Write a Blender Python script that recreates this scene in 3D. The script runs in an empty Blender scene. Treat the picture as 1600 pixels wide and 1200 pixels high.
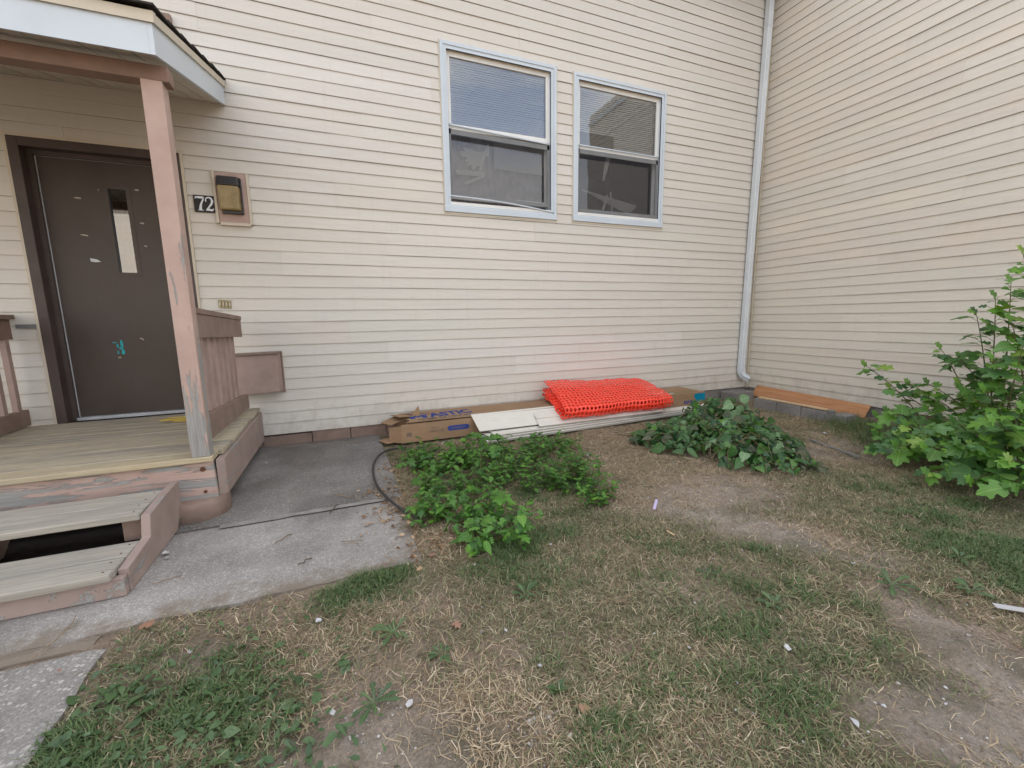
import bpy, math, random
import numpy as np
from mathutils import Vector, Matrix

R = math.radians
random.seed(11)
rng = np.random.default_rng(11)
SC = bpy.context.scene
COL = SC.collection

# ------------------------------------------------------------------ camera
cam = bpy.data.cameras.new("camera")
cam.sensor_width = 36.0
cam.lens = 14.9704
cam.clip_start = 0.05
cam.clip_end = 3000.0
co = bpy.data.objects.new("camera", cam)
COL.objects.link(co)
RM = ((0.925609, 0.071862, -0.371596), (-0.378181, 0.136547, -0.915606), (-0.015057, 0.988024, 0.153566))
CAMP = (-5.38105, -4.32075, 1.12150)
co.matrix_world = Matrix(((*RM[0], CAMP[0]), (*RM[1], CAMP[1]), (*RM[2], CAMP[2]), (0, 0, 0, 1)))
SC.camera = co

# ------------------------------------------------------------------ light: the sun stands behind the house, the yard is in open shade
SUN_EL, SUN_AZ = R(43), R(14)
w = bpy.data.worlds.new("World")
SC.world = w
w.use_nodes = True
wn = w.node_tree
sky = wn.nodes.new("ShaderNodeTexSky")
sky.sky_type = 'NISHITA'
sky.sun_disc = False
sky.sun_elevation = SUN_EL
sky.sun_rotation = SUN_AZ
sky.air_density = 1.0
sky.dust_density = 2.5
sky.ozone_density = 1.0
# broken bright cloud over the blue, the same all round
tc = wn.nodes.new('ShaderNodeTexCoord')
mp = wn.nodes.new('ShaderNodeMapping'); mp.inputs[3].default_value = (1.0, 1.0, 2.2); mp.inputs[1].default_value = (18.7, 9.9, 3.3)
nz = wn.nodes.new('ShaderNodeTexNoise'); nz.inputs['Scale'].default_value = 2.3; nz.inputs['Detail'].default_value = 5; nz.inputs['Roughness'].default_value = 0.55
cr = wn.nodes.new('ShaderNodeValToRGB')
cr.color_ramp.elements[0].position = 0.36; cr.color_ramp.elements[0].color = (0.03, 0.03, 0.03, 1)
cr.color_ramp.elements[1].position = 0.62; cr.color_ramp.elements[1].color = (0.92, 0.92, 0.92, 1)
mxw = wn.nodes.new('ShaderNodeMix'); mxw.data_type = 'RGBA'
mxw.inputs[7].default_value = (5.35, 5.25, 5.1, 1)
wn.links.new(tc.outputs['Generated'], mp.inputs[0]); wn.links.new(mp.outputs[0], nz.inputs['Vector'])
wn.links.new(nz.outputs[0], cr.inputs[0]); wn.links.new(cr.outputs[0], mxw.inputs[0]); wn.links.new(sky.outputs[0], mxw.inputs[6])
wn.links.new(mxw.outputs[2], wn.nodes["Background"].inputs[0])
wn.nodes["Background"].inputs[1].default_value = 0.15
sl = bpy.data.lights.new("sun", 'SUN')
sl.energy = 3.0
sl.angle = R(0.53)
sl.color = (1.0, 0.95, 0.87)
so = bpy.data.objects.new("sun", sl)
COL.objects.link(so)
sd = Vector((math.sin(SUN_AZ) * math.cos(SUN_EL), math.cos(SUN_AZ) * math.cos(SUN_EL), math.sin(SUN_EL)))
so.rotation_euler = sd.to_track_quat('Z', 'Y').to_euler()
so.location = (0, 0, 20)

SC.cycles.max_bounces = 6
SC.cycles.diffuse_bounces = 4
SC.cycles.transparent_max_bounces = 10
SC.cycles.caustics_reflective = False
SC.cycles.caustics_refractive = False
vs = SC.view_settings
vs.view_transform = 'Standard'
vs.look = 'None'
vs.exposure = 1.6
vs.gamma = 1.0
vs.use_curve_mapping = False

# ------------------------------------------------------------------ small node language
class NT:
    def __init__(s, name):
        s.m = bpy.data.materials.new(name)
        s.m.use_nodes = True
        s.t = s.m.node_tree
        s.b = s.t.nodes["Principled BSDF"]
        s.out = s.t.nodes["Material Output"]
        s._p = None
    def n(s, typ, props=None, **ins):
        x = s.t.nodes.new(typ)
        if props:
            for k, v in props.items(): setattr(x, k, v)
        for k, v in ins.items():
            s.set(x, k, v)
        return x
    def set(s, x, k, v):
        k2 = int(k[1:]) if (k[0] == 'i' and k[1:].isdigit()) else k.replace('_', ' ')
        sock = x.inputs[k2]
        if isinstance(v, bpy.types.NodeSocket): s.t.links.new(v, sock)
        elif isinstance(v, bpy.types.Node): s.t.links.new(v.outputs[0], sock)
        else: sock.default_value = v
    def pos(s):
        if s._p is None: s._p = s.n('ShaderNodeNewGeometry').outputs['Position']
        return s._p
    def map(s, sc, loc=(0, 0, 0), rot=(0, 0, 0)):
        return s.n('ShaderNodeMapping', i0=s.pos(), i3=sc, i1=loc, i2=rot).outputs[0]
    def noise(s, vec, scale=5.0, detail=4.0, rough=0.55, dist=0.0):
        return s.n('ShaderNodeTexNoise', Vector=vec, Scale=scale, Detail=detail, Roughness=rough, Distortion=dist).outputs[0]
    def vor(s, vec, scale=5.0, feature='F1', rnd=1.0):
        return s.n('ShaderNodeTexVoronoi', {'feature': feature}, Vector=vec, Scale=scale, Randomness=rnd)
    def ramp(s, fac, stops, interp='LINEAR'):
        x = s.n('ShaderNodeValToRGB', Fac=fac)
        cr = x.color_ramp
        cr.interpolation = interp
        while len(cr.elements) > 1: cr.elements.remove(cr.elements[0])
        for i, (p, c) in enumerate(stops):
            e = cr.elements[0] if i == 0 else cr.elements.new(p)
            e.position = p
            if isinstance(c, (int, float)): c = (c, c, c)
            e.color = (*c[:3], 1)
        return x.outputs[0]
    def mix(s, fac, a, b, mode='MIX'):
        x = s.n('ShaderNodeMix', {'data_type': 'RGBA', 'blend_type': mode})
        for k, v in ((0, fac), (6, a), (7, b)):
            if isinstance(v, tuple) and len(v) == 3: v = (*v, 1)
            s.set(x, 'i%d' % k, v)
        return x.outputs[2]
    def math(s, op, a, b=0.0, c=None):
        x = s.n('ShaderNodeMath', {'operation': op}, i0=a, i1=b)
        if c is not None: s.set(x, 'i2', c)
        return x.outputs[0]
    def rnd(s):
        a = s.n('ShaderNodeObjectInfo').outputs['Random']
        return a
    def island(s):
        a = s.n('ShaderNodeNewGeometry').outputs['Random Per Island']
        b = s.n('ShaderNodeObjectInfo').outputs['Random']
        return s.math('FRACT', s.math('ADD', a, b))
    def bump(s, h, strength=0.3, dist=0.01):
        x = s.n('ShaderNodeBump', Strength=strength, Distance=dist, Height=h)
        s.set(s.b, 'Normal', x.outputs[0])
    def base(s, c, rough=0.6, spec=None):
        if isinstance(c, tuple): c = (*c[:3], 1)
        s.set(s.b, 'Base_Color', c)
        s.set(s.b, 'Roughness', rough)
        if spec is not None: s.b.inputs['Specular IOR Level'].default_value = spec
        return s.m

def m_siding(name="vinyl_siding", tint=(1, 1, 1)):
    k = NT(name)
    r = k.rnd()
    c = k.ramp(r, [(0.0, (0.605, 0.57, 0.505)), (0.25, (0.645, 0.60, 0.535)), (0.45, (0.61, 0.55, 0.485)), (0.7, (0.63, 0.585, 0.53)), (0.85, (0.595, 0.56, 0.50)), (1.0, (0.655, 0.615, 0.565))])
    c = k.mix(1.0, c, tint, 'MULTIPLY')
    n1 = k.noise(k.map((0.8, 0.8, 3.0)), 2.0, 3)
    c = k.mix(k.ramp(n1, [(0.3, 0.0), (0.75, 0.5)]), c, (0.56, 0.54, 0.49))
    st = k.noise(k.map((9.0, 9.0, 0.7)), 3.0, 5, 0.7)
    c = k.mix(k.ramp(st, [(0.55, 0.0), (0.85, 0.22)]), c, (0.36, 0.33, 0.28))
    zz = k.n('ShaderNodeSeparateXYZ', i0=k.pos()).outputs[2]
    sp = k.math('ADD', k.math('MULTIPLY', k.math('SUBTRACT', 0.42, zz), 1.1), k.math('MULTIPLY', k.math('SUBTRACT', k.noise(k.map((3, 3, 2)), 3.0, 7, 0.72), 0.55), 1.5))
    c = k.mix(k.ramp(sp, [(0.05, 0.0), (0.55, 0.5)]), c, (0.33, 0.28, 0.215))
    k.bump(k.noise(k.map((2.0, 2.0, 9.0)), 2.2, 2), 0.30, 0.014)
    return k.base(c, 0.48, 0.35)

def plain(name, c, rough=0.5, spec=0.5, var=0.12, scale=6.0, bump=0.0):
    k = NT(name)
    n = k.noise(k.map((1, 1, 1)), scale, 5, 0.65)
    d = tuple(x * (1 - var * 2) for x in c)
    col = k.mix(k.ramp(n, [(0.3, 0.0), (0.7, 1.0)]), d, c)
    if bump: k.bump(k.noise(k.map((1, 1, 1)), scale * 9, 4), bump, 0.004)
    return k.base(col, rough, spec)

def m_peel(name, axis, amount=0.52, wood=((0.20, 0.19, 0.18), (0.34, 0.33, 0.31)), paint=((0.42, 0.295, 0.25), (0.49, 0.355, 0.305)), low=0.0):
    k = NT(name)
    sc = {'x': (0.7, 7, 7), 'y': (7, 0.7, 7), 'z': (7, 7, 0.8)}[axis]
    sg = {'x': (1.5, 60, 60), 'y': (60, 1.5, 60), 'z': (60, 60, 1.5)}[axis]
    grain = k.noise(k.map(sg), 2.0, 6, 0.7)
    wc = k.ramp(grain, [(0.3, wood[0]), (0.55, wood[1]), (0.75, tuple(x * 0.7 for x in wood[0]))])
    pc = k.mix(k.ramp(k.noise(k.map((1, 1, 1)), 7, 5), [(0.35, 0.0), (0.7, 1.0)]), paint[0], paint[1])
    crack = k.ramp(k.noise(k.map(tuple(x * 0.6 for x in sg)), 1.6, 8, 0.75), [(0.30, 1.0), (0.34, 0.0)])
    pc = k.mix(k.math('MULTIPLY', crack, 0.75), pc, (0.10, 0.07, 0.06))
    a = k.noise(k.map(sc, (3.1, 1.7, 0.4)), 2.6, 9, 0.66, 0.3)
    if low:
        zz = k.n('ShaderNodeSeparateXYZ', i0=k.pos()).outputs[2]
        a = k.math('ADD', a, k.math('MULTIPLY', k.math('SUBTRACT', 1.35, zz), low))
    mask = k.ramp(a, [(amount, 0.0), (amount + 0.012, 1.0)])
    col = k.mix(mask, pc, wc)
    h = k.math('SUBTRACT', k.math('MULTIPLY', grain, 0.5), mask)
    k.bump(h, 0.7, 0.003)
    return k.base(col, 0.75, 0.25)

def m_boards(name, cols, axis='x', dark=0.35):
    k = NT(name)
    s1 = (2.0, 55, 55) if axis == 'x' else (55, 2.0, 55)
    s2 = (0.9, 10, 10) if axis == 'x' else (10, 0.9, 10)
    r = k.rnd()
    off = k.n('ShaderNodeCombineXYZ', X=k.math('MULTIPLY', r, 13.0), Y=k.math('MULTIPLY', r, 31.0), Z=0.0).outputs[0]
    def mp(sc):
        v = k.n('ShaderNodeVectorMath', {'operation': 'ADD'}, i0=k.pos(), i1=off).outputs[0]
        return k.n('ShaderNodeMapping', i0=v, i3=sc).outputs[0]
    g = k.noise(mp(s1), 1.7, 7, 0.7, 0.6)
    big = k.noise(mp(s2), 1.6, 7, 0.68)
    c = k.ramp(g, [(0.25, cols[0]), (0.5, cols[1]), (0.72, cols[2])])
    c = k.mix(k.ramp(big, [(0.46, 0.0), (0.62, 0.85)]), c, cols[3])
    c = k.mix(k.math('MULTIPLY', k.ramp(k.noise(mp(tuple(x * 1.2 for x in s2)), 3.0, 8, 0.75), [(0.60, 0.0), (0.67, 1.0)]), dark), c, (0.045, 0.04, 0.035))
    crack = k.ramp(k.noise(mp(tuple(x * .5 for x in s1)), 1.5, 5, 0.6), [(0.29, 1.0), (0.31, 0.0)])
    c = k.mix(k.math('MULTIPLY', crack, 0.8), c, (0.03, 0.025, 0.02))
    k.bump(k.math('SUBTRACT', g, crack), 0.55, 0.003)
    return k.base(c, 0.8, 0.2)

def m_concrete(name, tone=1.0, stone=55.0, stain=0.5, coarse=0.5, edge=False):
    k = NT(name)
    p = k.map((1, 1, 1))
    v = k.vor(p, stone)
    vc = k.n('ShaderNodeSeparateColor', i0=v.outputs['Color']).outputs[0]
    size = k.math('SUBTRACT', v.outputs['Distance'], k.math('MULTIPLY', vc, 0.42))
    peb = k.ramp(size, [(0.04, 1.0), (0.10, 0.0)])
    pebc = k.ramp(vc, [(0.0, (0.10, 0.095, 0.09)), (0.3, (0.22, 0.20, 0.18)), (0.6, (0.33, 0.31, 0.28)), (0.85, (0.52, 0.49, 0.44)), (1.0, (0.60, 0.57, 0.52))])
    v2 = k.vor(p, stone * 2.6)
    fine = k.ramp(k.n('ShaderNodeSeparateColor', i0=v2.outputs['Color']).outputs[1], [(0.0, 0.72), (0.5, 0.9), (0.86, 1.0), (1.0, 1.35)])
    n1 = k.noise(p, 2.3, 7, 0.62)
    c = k.ramp(n1, [(0.28, (0.155 * tone, 0.145 * tone, 0.135 * tone)), (0.5, (0.225 * tone, 0.21 * tone, 0.195 * tone)), (0.72, (0.29 * tone, 0.275 * tone, 0.26 * tone))])
    c = k.mix(1.0, c, fine, 'MULTIPLY')
    c = k.mix(k.math('MULTIPLY', peb, coarse), c, pebc)
    st = k.noise(k.map((1, 1, 1), (4.2, 9.1, 0)), 1.1, 6, 0.6)
    c = k.mix(k.ramp(st, [(0.5, 0.0), (0.68, stain)]), c, (0.085, 0.075, 0.065))
    dirt = k.noise(k.map((1, 1, 1), (14.2, 2.1, 0)), 1.7, 8, 0.7)
    c = k.mix(k.ramp(dirt, [(0.56, 0.0), (0.70, 0.55)]), c, (0.20, 0.155, 0.11))
    if edge:
        sx = k.n('ShaderNodeSeparateXYZ', i0=k.pos())
        ex = k.math('ADD', k.math('MULTIPLY', k.math('ADD', sx.outputs[0], 5.25), 3.0), 0.0)
        ey = k.math('MULTIPLY', k.math('SUBTRACT', -2.30, sx.outputs[1]), 5.0)
        e = k.math('ADD', k.math('MAXIMUM', ex, ey), k.math('MULTIPLY', k.math('SUBTRACT', k.noise(p, 8.0, 7, 0.75), 0.5), 3.2))
        c = k.mix(k.ramp(e, [(0.05, 0.0), (0.7, 0.85)]), c, (0.185, 0.148, 0.112))
    k.bump(k.math('ADD', k.math('MULTIPLY', peb, 0.6), k.noise(p, stone * 1.5, 6, 0.7)), 0.6, 0.004)
    return k.base(c, 0.88, 0.2)

def m_soil():
    k = NT("soil")
    p = k.map((1, 1, 1))
    n = k.noise(p, 1.6, 8, 0.65)
    c = k.ramp(n, [(0.28, (0.18, 0.13, 0.093)), (0.5, (0.295, 0.225, 0.168)), (0.7, (0.40, 0.325, 0.255)), (0.85, (0.46, 0.395, 0.33))])
    f = k.noise(p, 95, 5, 0.75)
    c = k.mix(1.0, c, k.ramp(f, [(0.3, 0.5), (0.5, 0.95), (0.72, 1.5)]), 'MULTIPLY')
    at = k.n('ShaderNodeAttribute', {'attribute_name': 'cover'})
    ch = k.n('ShaderNodeSeparateColor', i0=at.outputs['Color'])
    brk = k.ramp(k.noise(p, 22, 6, 0.75), [(0.35, 0.25), (0.62, 1.0)])
    c = k.mix(k.math('MULTIPLY', k.math('MULTIPLY', ch.outputs[0], brk), 0.85), c, k.mix(1.0, (0.37, 0.33, 0.285), k.ramp(f, [(0.3, 0.7), (0.7, 1.2)]), 'MULTIPLY'))
    c = k.mix(k.math('MULTIPLY', k.math('MULTIPLY', ch.outputs[1], brk), 0.8), c, (0.085, 0.10, 0.05))
    c = k.mix(k.math('MULTIPLY', k.math('MULTIPLY', ch.outputs[2], brk), 0.7), c, (0.30, 0.225, 0.14))
    th = k.noise(k.map((1, 1, 1), (2, 5, 1)), 3.1, 7, 0.7)
    c = k.mix(k.ramp(th, [(0.48, 0.0), (0.66, 0.65)]), c, (0.20, 0.155, 0.105))
    gr = k.noise(k.map((1, 1, 1), (7, 1, 1)), 2.2, 7, 0.7)
    c = k.mix(k.ramp(gr, [(0.50, 0.0), (0.64, 0.55)]), c, (0.085, 0.09, 0.055))
    v = k.vor(p, 120)
    wb = k.ramp(k.math('SUBTRACT', v.outputs['Distance'], k.math('MULTIPLY', k.n('ShaderNodeSeparateColor', i0=v.outputs['Color']).outputs[0], 0.25)), [(-0.14, 1.0), (-0.10, 0.0)])
    c = k.mix(k.math('MULTIPLY', wb, 0.5), c, (0.45, 0.42, 0.38))
    k.bump(k.math('ADD', k.noise(p, 60, 8, 0.75), k.math('MULTIPLY', k.noise(p, 260, 4, 0.7), 0.5)), 1.0, 0.012)
    return k.base(c, 0.95, 0.1)

def m_leaf(name, cols, trans=0.35, rough=0.42, spec=0.45):
    k = NT(name)
    r = k.island()
    c = k.ramp(r, [(i / (len(cols) - 1), cc) for i, cc in enumerate(cols)])
    n = k.noise(k.map((1, 1, 1)), 45, 3)
    c = k.mix(k.ramp(n, [(0.35, 0.0), (0.7, 0.35)]), c, k.mix(1.0, c, (0.55, 0.6, 0.5), 'MULTIPLY'))
    ob = k.n('ShaderNodeTexCoord').outputs['Object']
    sx = k.n('ShaderNodeSeparateXYZ', i0=ob)
    rib = k.ramp(k.math('ABSOLUTE', sx.outputs[0]), [(0.012, 0.55), (0.035, 0.0)])
    c = k.mix(rib, c, k.mix(1.0, c, (2.0, 1.7, 2.0), 'MULTIPLY'))
    k.base(c, rough, spec)
    tr = k.n('ShaderNodeBsdfTranslucent', Color=k.mix(1.0, c, (1.0, 1.15, 0.5), 'MULTIPLY'))
    mx = k.n('ShaderNodeMixShader', i0=trans, i1=k.b.outputs[0], i2=tr.outputs[0])
    k.t.links.new(mx.outputs[0], k.out.inputs[0])
    return k.m

def m_ramp_island(name, cols, rough=0.7, spec=0.2, trans=0.0):
    k = NT(name)
    c = k.ramp(k.island(), [(i / (len(cols) - 1), cc) for i, cc in enumerate(cols)])
    k.base(c, rough, spec)
    if trans:
        tr = k.n('ShaderNodeBsdfTranslucent', Color=c)
        mx = k.n('ShaderNodeMixShader', i0=trans, i1=k.b.outputs[0], i2=tr.outputs[0])
        k.t.links.new(mx.outputs[0], k.out.inputs[0])
    return k.m

def m_glass(name, refl_ior=1.75, tint=(0.80, 0.86, 0.86)):
    k = NT(name)
    fr = k.n('ShaderNodeFresnel', IOR=refl_ior)
    gl = k.n('ShaderNodeBsdfGlossy', Roughness=0.004, Color=(1, 1, 1, 1))
    wv = k.n('ShaderNodeBump', Strength=0.06, Distance=0.01, Height=k.noise(k.map((1, 1, 1)), 3.5, 1))
    k.set(gl, 'Normal', wv.outputs[0])
    tr = k.n('ShaderNodeBsdfTransparent', Color=(*tint, 1))
    mx = k.n('ShaderNodeMixShader', i0=fr.outputs[0], i1=tr.outputs[0], i2=gl.outputs[0])
    k.t.links.new(mx.outputs[0], k.out.inputs[0])
    return k.m

def m_screen():
    k = NT("insect_screen")
    df = k.n('ShaderNodeBsdfDiffuse', Color=(0.07, 0.07, 0.075, 1))
    tr = k.n('ShaderNodeBsdfTransparent', Color=(1, 1, 1, 1))
    mx = k.n('ShaderNodeMixShader', i0=0.36, i1=tr.outputs[0], i2=df.outputs[0])
    k.t.links.new(mx.outputs[0], k.out.inputs[0])
    return k.m

def m_door():
    k = NT("door_paint")
    p = k.map((1, 1, 1))
    n = k.noise(k.map((1.0, 1.0, 0.6)), 3.0, 6, 0.6)
    c = k.ramp(n, [(0.3, (0.050, 0.037, 0.031)), (0.55, (0.066, 0.050, 0.043)), (0.75, (0.082, 0.066, 0.058))])
    sp = k.vor(p, 16)
    spots = k.ramp(k.math('SUBTRACT', sp.outputs['Distance'], k.math('MULTIPLY', k.n('ShaderNodeSeparateColor', i0=sp.outputs['Color']).outputs[1], 0.05)), [(0.0, 1.0), (0.022, 0.0)])
    c = k.mix(k.math('MULTIPLY', spots, 0.55), c, (0.45, 0.42, 0.38))
    sc = k.ramp(k.noise(k.map((2, 2, 14), (1, 2, 5)), 2.2, 9, 0.8), [(0.70, 0.0), (0.72, 0.4)])
    c = k.mix(sc, c, (0.14, 0.12, 0.11))
    k.bump(k.noise(p, 40, 5, 0.7), 0.12, 0.004)
    return k.base(c, k.ramp(n, [(0.3, 0.36), (0.7, 0.55)]), 0.4)

def m_card():
    k = NT("cardboard")
    n = k.noise(k.map((0.6, 1.4, 1.4)), 3.2, 6, 0.6)
    c = k.ramp(n, [(0.3, (0.265, 0.170, 0.098)), (0.55, (0.33, 0.215, 0.13)), (0.78, (0.375, 0.255, 0.165))])
    w_ = k.noise(k.map((1, 1, 3.0), (5, 1, 2)), 1.4, 5)
    c = k.mix(k.ramp(w_, [(0.52, 0.0), (0.7, 0.45)]), c, (0.19, 0.135, 0.085))
    k.bump(k.noise(k.map((1, 1, 1)), 6, 4), 0.25, 0.01)
    return k.base(c, 0.85, 0.15)

def m_plywood():
    k = NT("plywood")
    g = k.noise(k.map((40, 1.3, 22)), 1.5, 6, 0.65, 0.8)
    c = k.ramp(g, [(0.3, (0.33, 0.15, 0.065)), (0.5, (0.45, 0.215, 0.10)), (0.7, (0.52, 0.27, 0.14))])
    return k.base(c, 0.6, 0.3)

def m_shingle():
    k = NT("asphalt_shingle")
    c = k.ramp(k.noise(k.map((1, 1, 1)), 150, 4, 0.8), [(0.35, (0.02, 0.018, 0.017)), (0.6, (0.06, 0.052, 0.048)), (0.8, (0.12, 0.10, 0.09))])
    k.bump(k.noise(k.map((1, 1, 1)), 200, 3), 0.6, 0.004)
    return k.base(c, 0.95, 0.1)

def m_lens():
    k = NT("lamp_lens")
    c = k.ramp(k.noise(k.map((1, 1, 1)), 18, 5), [(0.3, (0.22, 0.155, 0.065)), (0.7, (0.34, 0.25, 0.12))])
    k.base(c, 0.35, 0.5)
    return k.m

MAT = {}
MAT['siding'] = m_siding()
MAT['siding_wing'] = m_siding("vinyl_siding_wing", (1.05, 1.02, 0.955))
MAT['tan_trim'] = plain("tan_trim", (0.60, 0.53, 0.42), 0.5, 0.4, 0.06)
MAT['white_trim'] = plain("white_trim", (0.57, 0.625, 0.675), 0.4, 0.45, 0.05, 3)
MAT['sash'] = plain("white_vinyl_sash", (0.78, 0.77, 0.74), 0.45, 0.45, 0.06, 4)
MAT['grey_metal'] = plain("grey_screen_frame", (0.20, 0.20, 0.20), 0.5, 0.4, 0.12)
MAT['spout'] = plain("white_gutter_metal", (0.63, 0.67, 0.70), 0.3, 0.5, 0.06, 4)
MAT['glass'] = m_glass("window_glass", 2.3, (1.0, 1.0, 1.0))
MAT['doorglass'] = m_glass("door_glass", 2.6, (0.25, 0.25, 0.25))
MAT['screen'] = m_screen()
MAT['door'] = m_door()
MAT['casing'] = plain("brown_casing_paint", (0.085, 0.062, 0.055), 0.5, 0.4, 0.15, 5, 0.1)
MAT['alu'] = plain("aluminium", (0.55, 0.57, 0.60), 0.35, 0.5, 0.15)
MAT['room'] = plain("room_wall", (0.30, 0.28, 0.27), 0.9, 0.1)
MAT['blind'] = plain("blind_slat", (0.93, 0.93, 0.92), 0.5, 0.4, 0.02)
MAT['curtain'] = plain("grey_curtain", (0.62, 0.57, 0.60), 0.9, 0.1, 0.2, 5)
MAT['post'] = m_peel("peeling_pink_post", 'z', 0.58, low=0.15)
MAT['pink_x'] = m_peel("peeling_pink_board", 'x', 0.485)
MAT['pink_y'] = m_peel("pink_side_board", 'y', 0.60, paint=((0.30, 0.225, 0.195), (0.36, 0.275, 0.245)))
MAT['pink'] = plain("pink_paint", (0.41, 0.295, 0.255), 0.7, 0.3, 0.14, 6, 0.2)
MAT['pink_old'] = m_peel("pink_mount_block", 'x', 0.64)
MAT['pinkbrown'] = plain("pink_brown_paint", (0.29, 0.205, 0.165), 0.75, 0.25, 0.16, 7, 0.25)
MAT['beam'] = plain("brown_beam_paint", (0.27, 0.175, 0.135), 0.7, 0.3, 0.14, 6, 0.2)
MAT['deck'] = m_boards("weathered_deck", ((0.29, 0.23, 0.15), (0.44, 0.375, 0.27), (0.52, 0.46, 0.35), (0.26, 0.24, 0.21)), 'x', 0.95)
MAT['deck_nose'] = m_boards("yellow_deck_nose", ((0.30, 0.235, 0.14), (0.47, 0.39, 0.255), (0.53, 0.45, 0.31), (0.36, 0.31, 0.23)), 'x', 0.5)
MAT['tread'] = m_boards("weathered_tread", ((0.25, 0.215, 0.17), (0.36, 0.33, 0.28), (0.45, 0.415, 0.355), (0.27, 0.25, 0.225)), 'x', 0.6)
MAT['deck_end'] = m_boards("grey_deck_end", ((0.16, 0.14, 0.12), (0.26, 0.235, 0.205), (0.33, 0.30, 0.265), (0.22, 0.20, 0.18)), 'x', 0.4)
MAT['soffit'] = plain("soffit_vinyl", (0.55, 0.50, 0.42), 0.55, 0.3, 0.08)
MAT['shingle'] = m_shingle()
MAT['concrete'] = m_concrete("walkway_concrete", 0.98, 85.0, 0.55, 0.25)
MAT['concrete_front'] = m_concrete("front_walkway_concrete", 1.42, 80.0, 0.5, 0.35, edge=True)
MAT['mortar'] = plain("pale_mortar", (0.31, 0.29, 0.265), 0.9, 0.1, 0.2, 12, 0.5)
MAT['concrete_coarse'] = m_concrete("coarse_concrete", 1.12, 72.0, 0.2, 0.55)
MAT['cinder'] = m_concrete("grey_block_concrete", 1.15, 110.0, 0.35, 0.25)
MAT['soil'] = m_soil()
MAT['porch_shade'] = plain("painted_porch_shade", (0.035, 0.03, 0.026), 0.95, 0.1, 0.2, 20, 0.6)  # near-black ground colour with the shade below the steps painted in
MAT['card'] = m_card()
MAT['card_in'] = plain("cardboard_inside", (0.30, 0.20, 0.12), 0.9, 0.1)
MAT['blue_ink'] = plain("blue_ink", (0.045, 0.075, 0.26), 0.8, 0.1)
MAT['grey_ink'] = plain("grey_ink", (0.11, 0.085, 0.10), 0.8, 0.1)
MAT['faint_ink'] = plain("faint_ink", (0.20, 0.15, 0.125), 0.85, 0.1)
MAT['green_ink'] = plain("green_ink", (0.20, 0.22, 0.08), 0.8, 0.1)
MAT['cyan_ink'] = plain("cyan_ink", (0.0, 0.21, 0.34), 0.7, 0.2)
MAT['panel'] = plain("spare_panel_vinyl", (0.69, 0.655, 0.585), 0.45, 0.4, 0.05)
MAT['fence'] = plain("fluorescent_net", (1.0, 0.065, 0.03), 0.38, 0.6, 0.04)
MAT['plywood'] = m_plywood()
MAT['pale_wood'] = plain("pale_cut_wood", (0.62, 0.44, 0.27), 0.75, 0.2)
MAT['hose'] = plain("black_rubber", (0.05, 0.046, 0.043), 0.6, 0.4, 0.2)
MAT['yellow'] = plain("yellow_cord", (0.62, 0.44, 0.06), 0.5, 0.4)
MAT['black'] = plain("black_plate", (0.012, 0.012, 0.014), 0.4, 0.4)
MAT['white'] = plain("white_paint", (0.78, 0.80, 0.84), 0.6, 0.3)
MAT['bronze'] = plain("dark_lamp_metal", (0.035, 0.032, 0.032), 0.45, 0.5)
MAT['lens'] = m_lens()
MAT['brass'] = plain("brass_bell", (0.42, 0.33, 0.17), 0.45, 0.5, 0.2)
MAT['turquoise'] = plain("turquoise_tape", (0.02, 0.42, 0.46), 0.6, 0.3)
MAT['scrape'] = plain("bare_scrape", (0.48, 0.42, 0.36), 0.8, 0.2)
MAT['scrape_white'] = plain("white_scrape", (0.66, 0.69, 0.72), 0.8, 0.2)
MAT['paper'] = m_ramp_island("paper_scrap", [(0.36, 0.36, 0.37), (0.50, 0.49, 0.48), (0.42, 0.42, 0.45)], 0.8)
MAT['lavender'] = plain("lavender_strip", (0.50, 0.42, 0.62), 0.6, 0.3)
MAT['twig'] = m_ramp_island("dry_twig", [(0.10, 0.065, 0.04), (0.21, 0.14, 0.085), (0.33, 0.24, 0.15)], 0.85)
MAT['deadleaf'] = m_ramp_island("dead_leaf", [(0.34, 0.18, 0.09), (0.33, 0.19, 0.14), (0.42, 0.29, 0.16)], 0.8, trans=0.2)
MAT['litter'] = m_ramp_island("leaf_crumbs", [(0.13, 0.075, 0.04), (0.24, 0.14, 0.075), (0.38, 0.25, 0.14), (0.48, 0.36, 0.24)], 0.85, 0.15, 0.15)
MAT['rust'] = plain("rusty_bolt", (0.12, 0.05, 0.025), 0.8, 0.3)
MAT['grass'] = m_ramp_island("grass_blades", [(0.10, 0.11, 0.05), (0.165, 0.18, 0.085), (0.27, 0.265, 0.145), (0.12, 0.145, 0.065), (0.36, 0.335, 0.205), (0.17, 0.19, 0.095)], 0.6, 0.25, 0.25)
MAT['lush'] = m_ramp_island("lush_grass", [(0.07, 0.12, 0.045), (0.105, 0.17, 0.06), (0.15, 0.215, 0.08), (0.085, 0.14, 0.06)], 0.55, 0.3, 0.3)
MAT['straw'] = m_ramp_island("straw_blades", [(0.15, 0.10, 0.06), (0.36, 0.27, 0.165), (0.58, 0.465, 0.31), (0.24, 0.175, 0.11), (0.74, 0.63, 0.46)], 0.8, 0.15, 0.15)
MAT['pebble'] = m_ramp_island("pebbles", [(0.16, 0.14, 0.12), (0.26, 0.23, 0.20), (0.40, 0.37, 0.34), (0.55, 0.53, 0.50)], 0.9)
MAT['leaf_shrub'] = m_leaf("shrub_leaf", [(0.05, 0.125, 0.04), (0.095, 0.22, 0.045), (0.16, 0.34, 0.05), (0.07, 0.165, 0.06), (0.22, 0.44, 0.06), (0.11, 0.25, 0.08), (0.27, 0.40, 0.07)])
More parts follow.
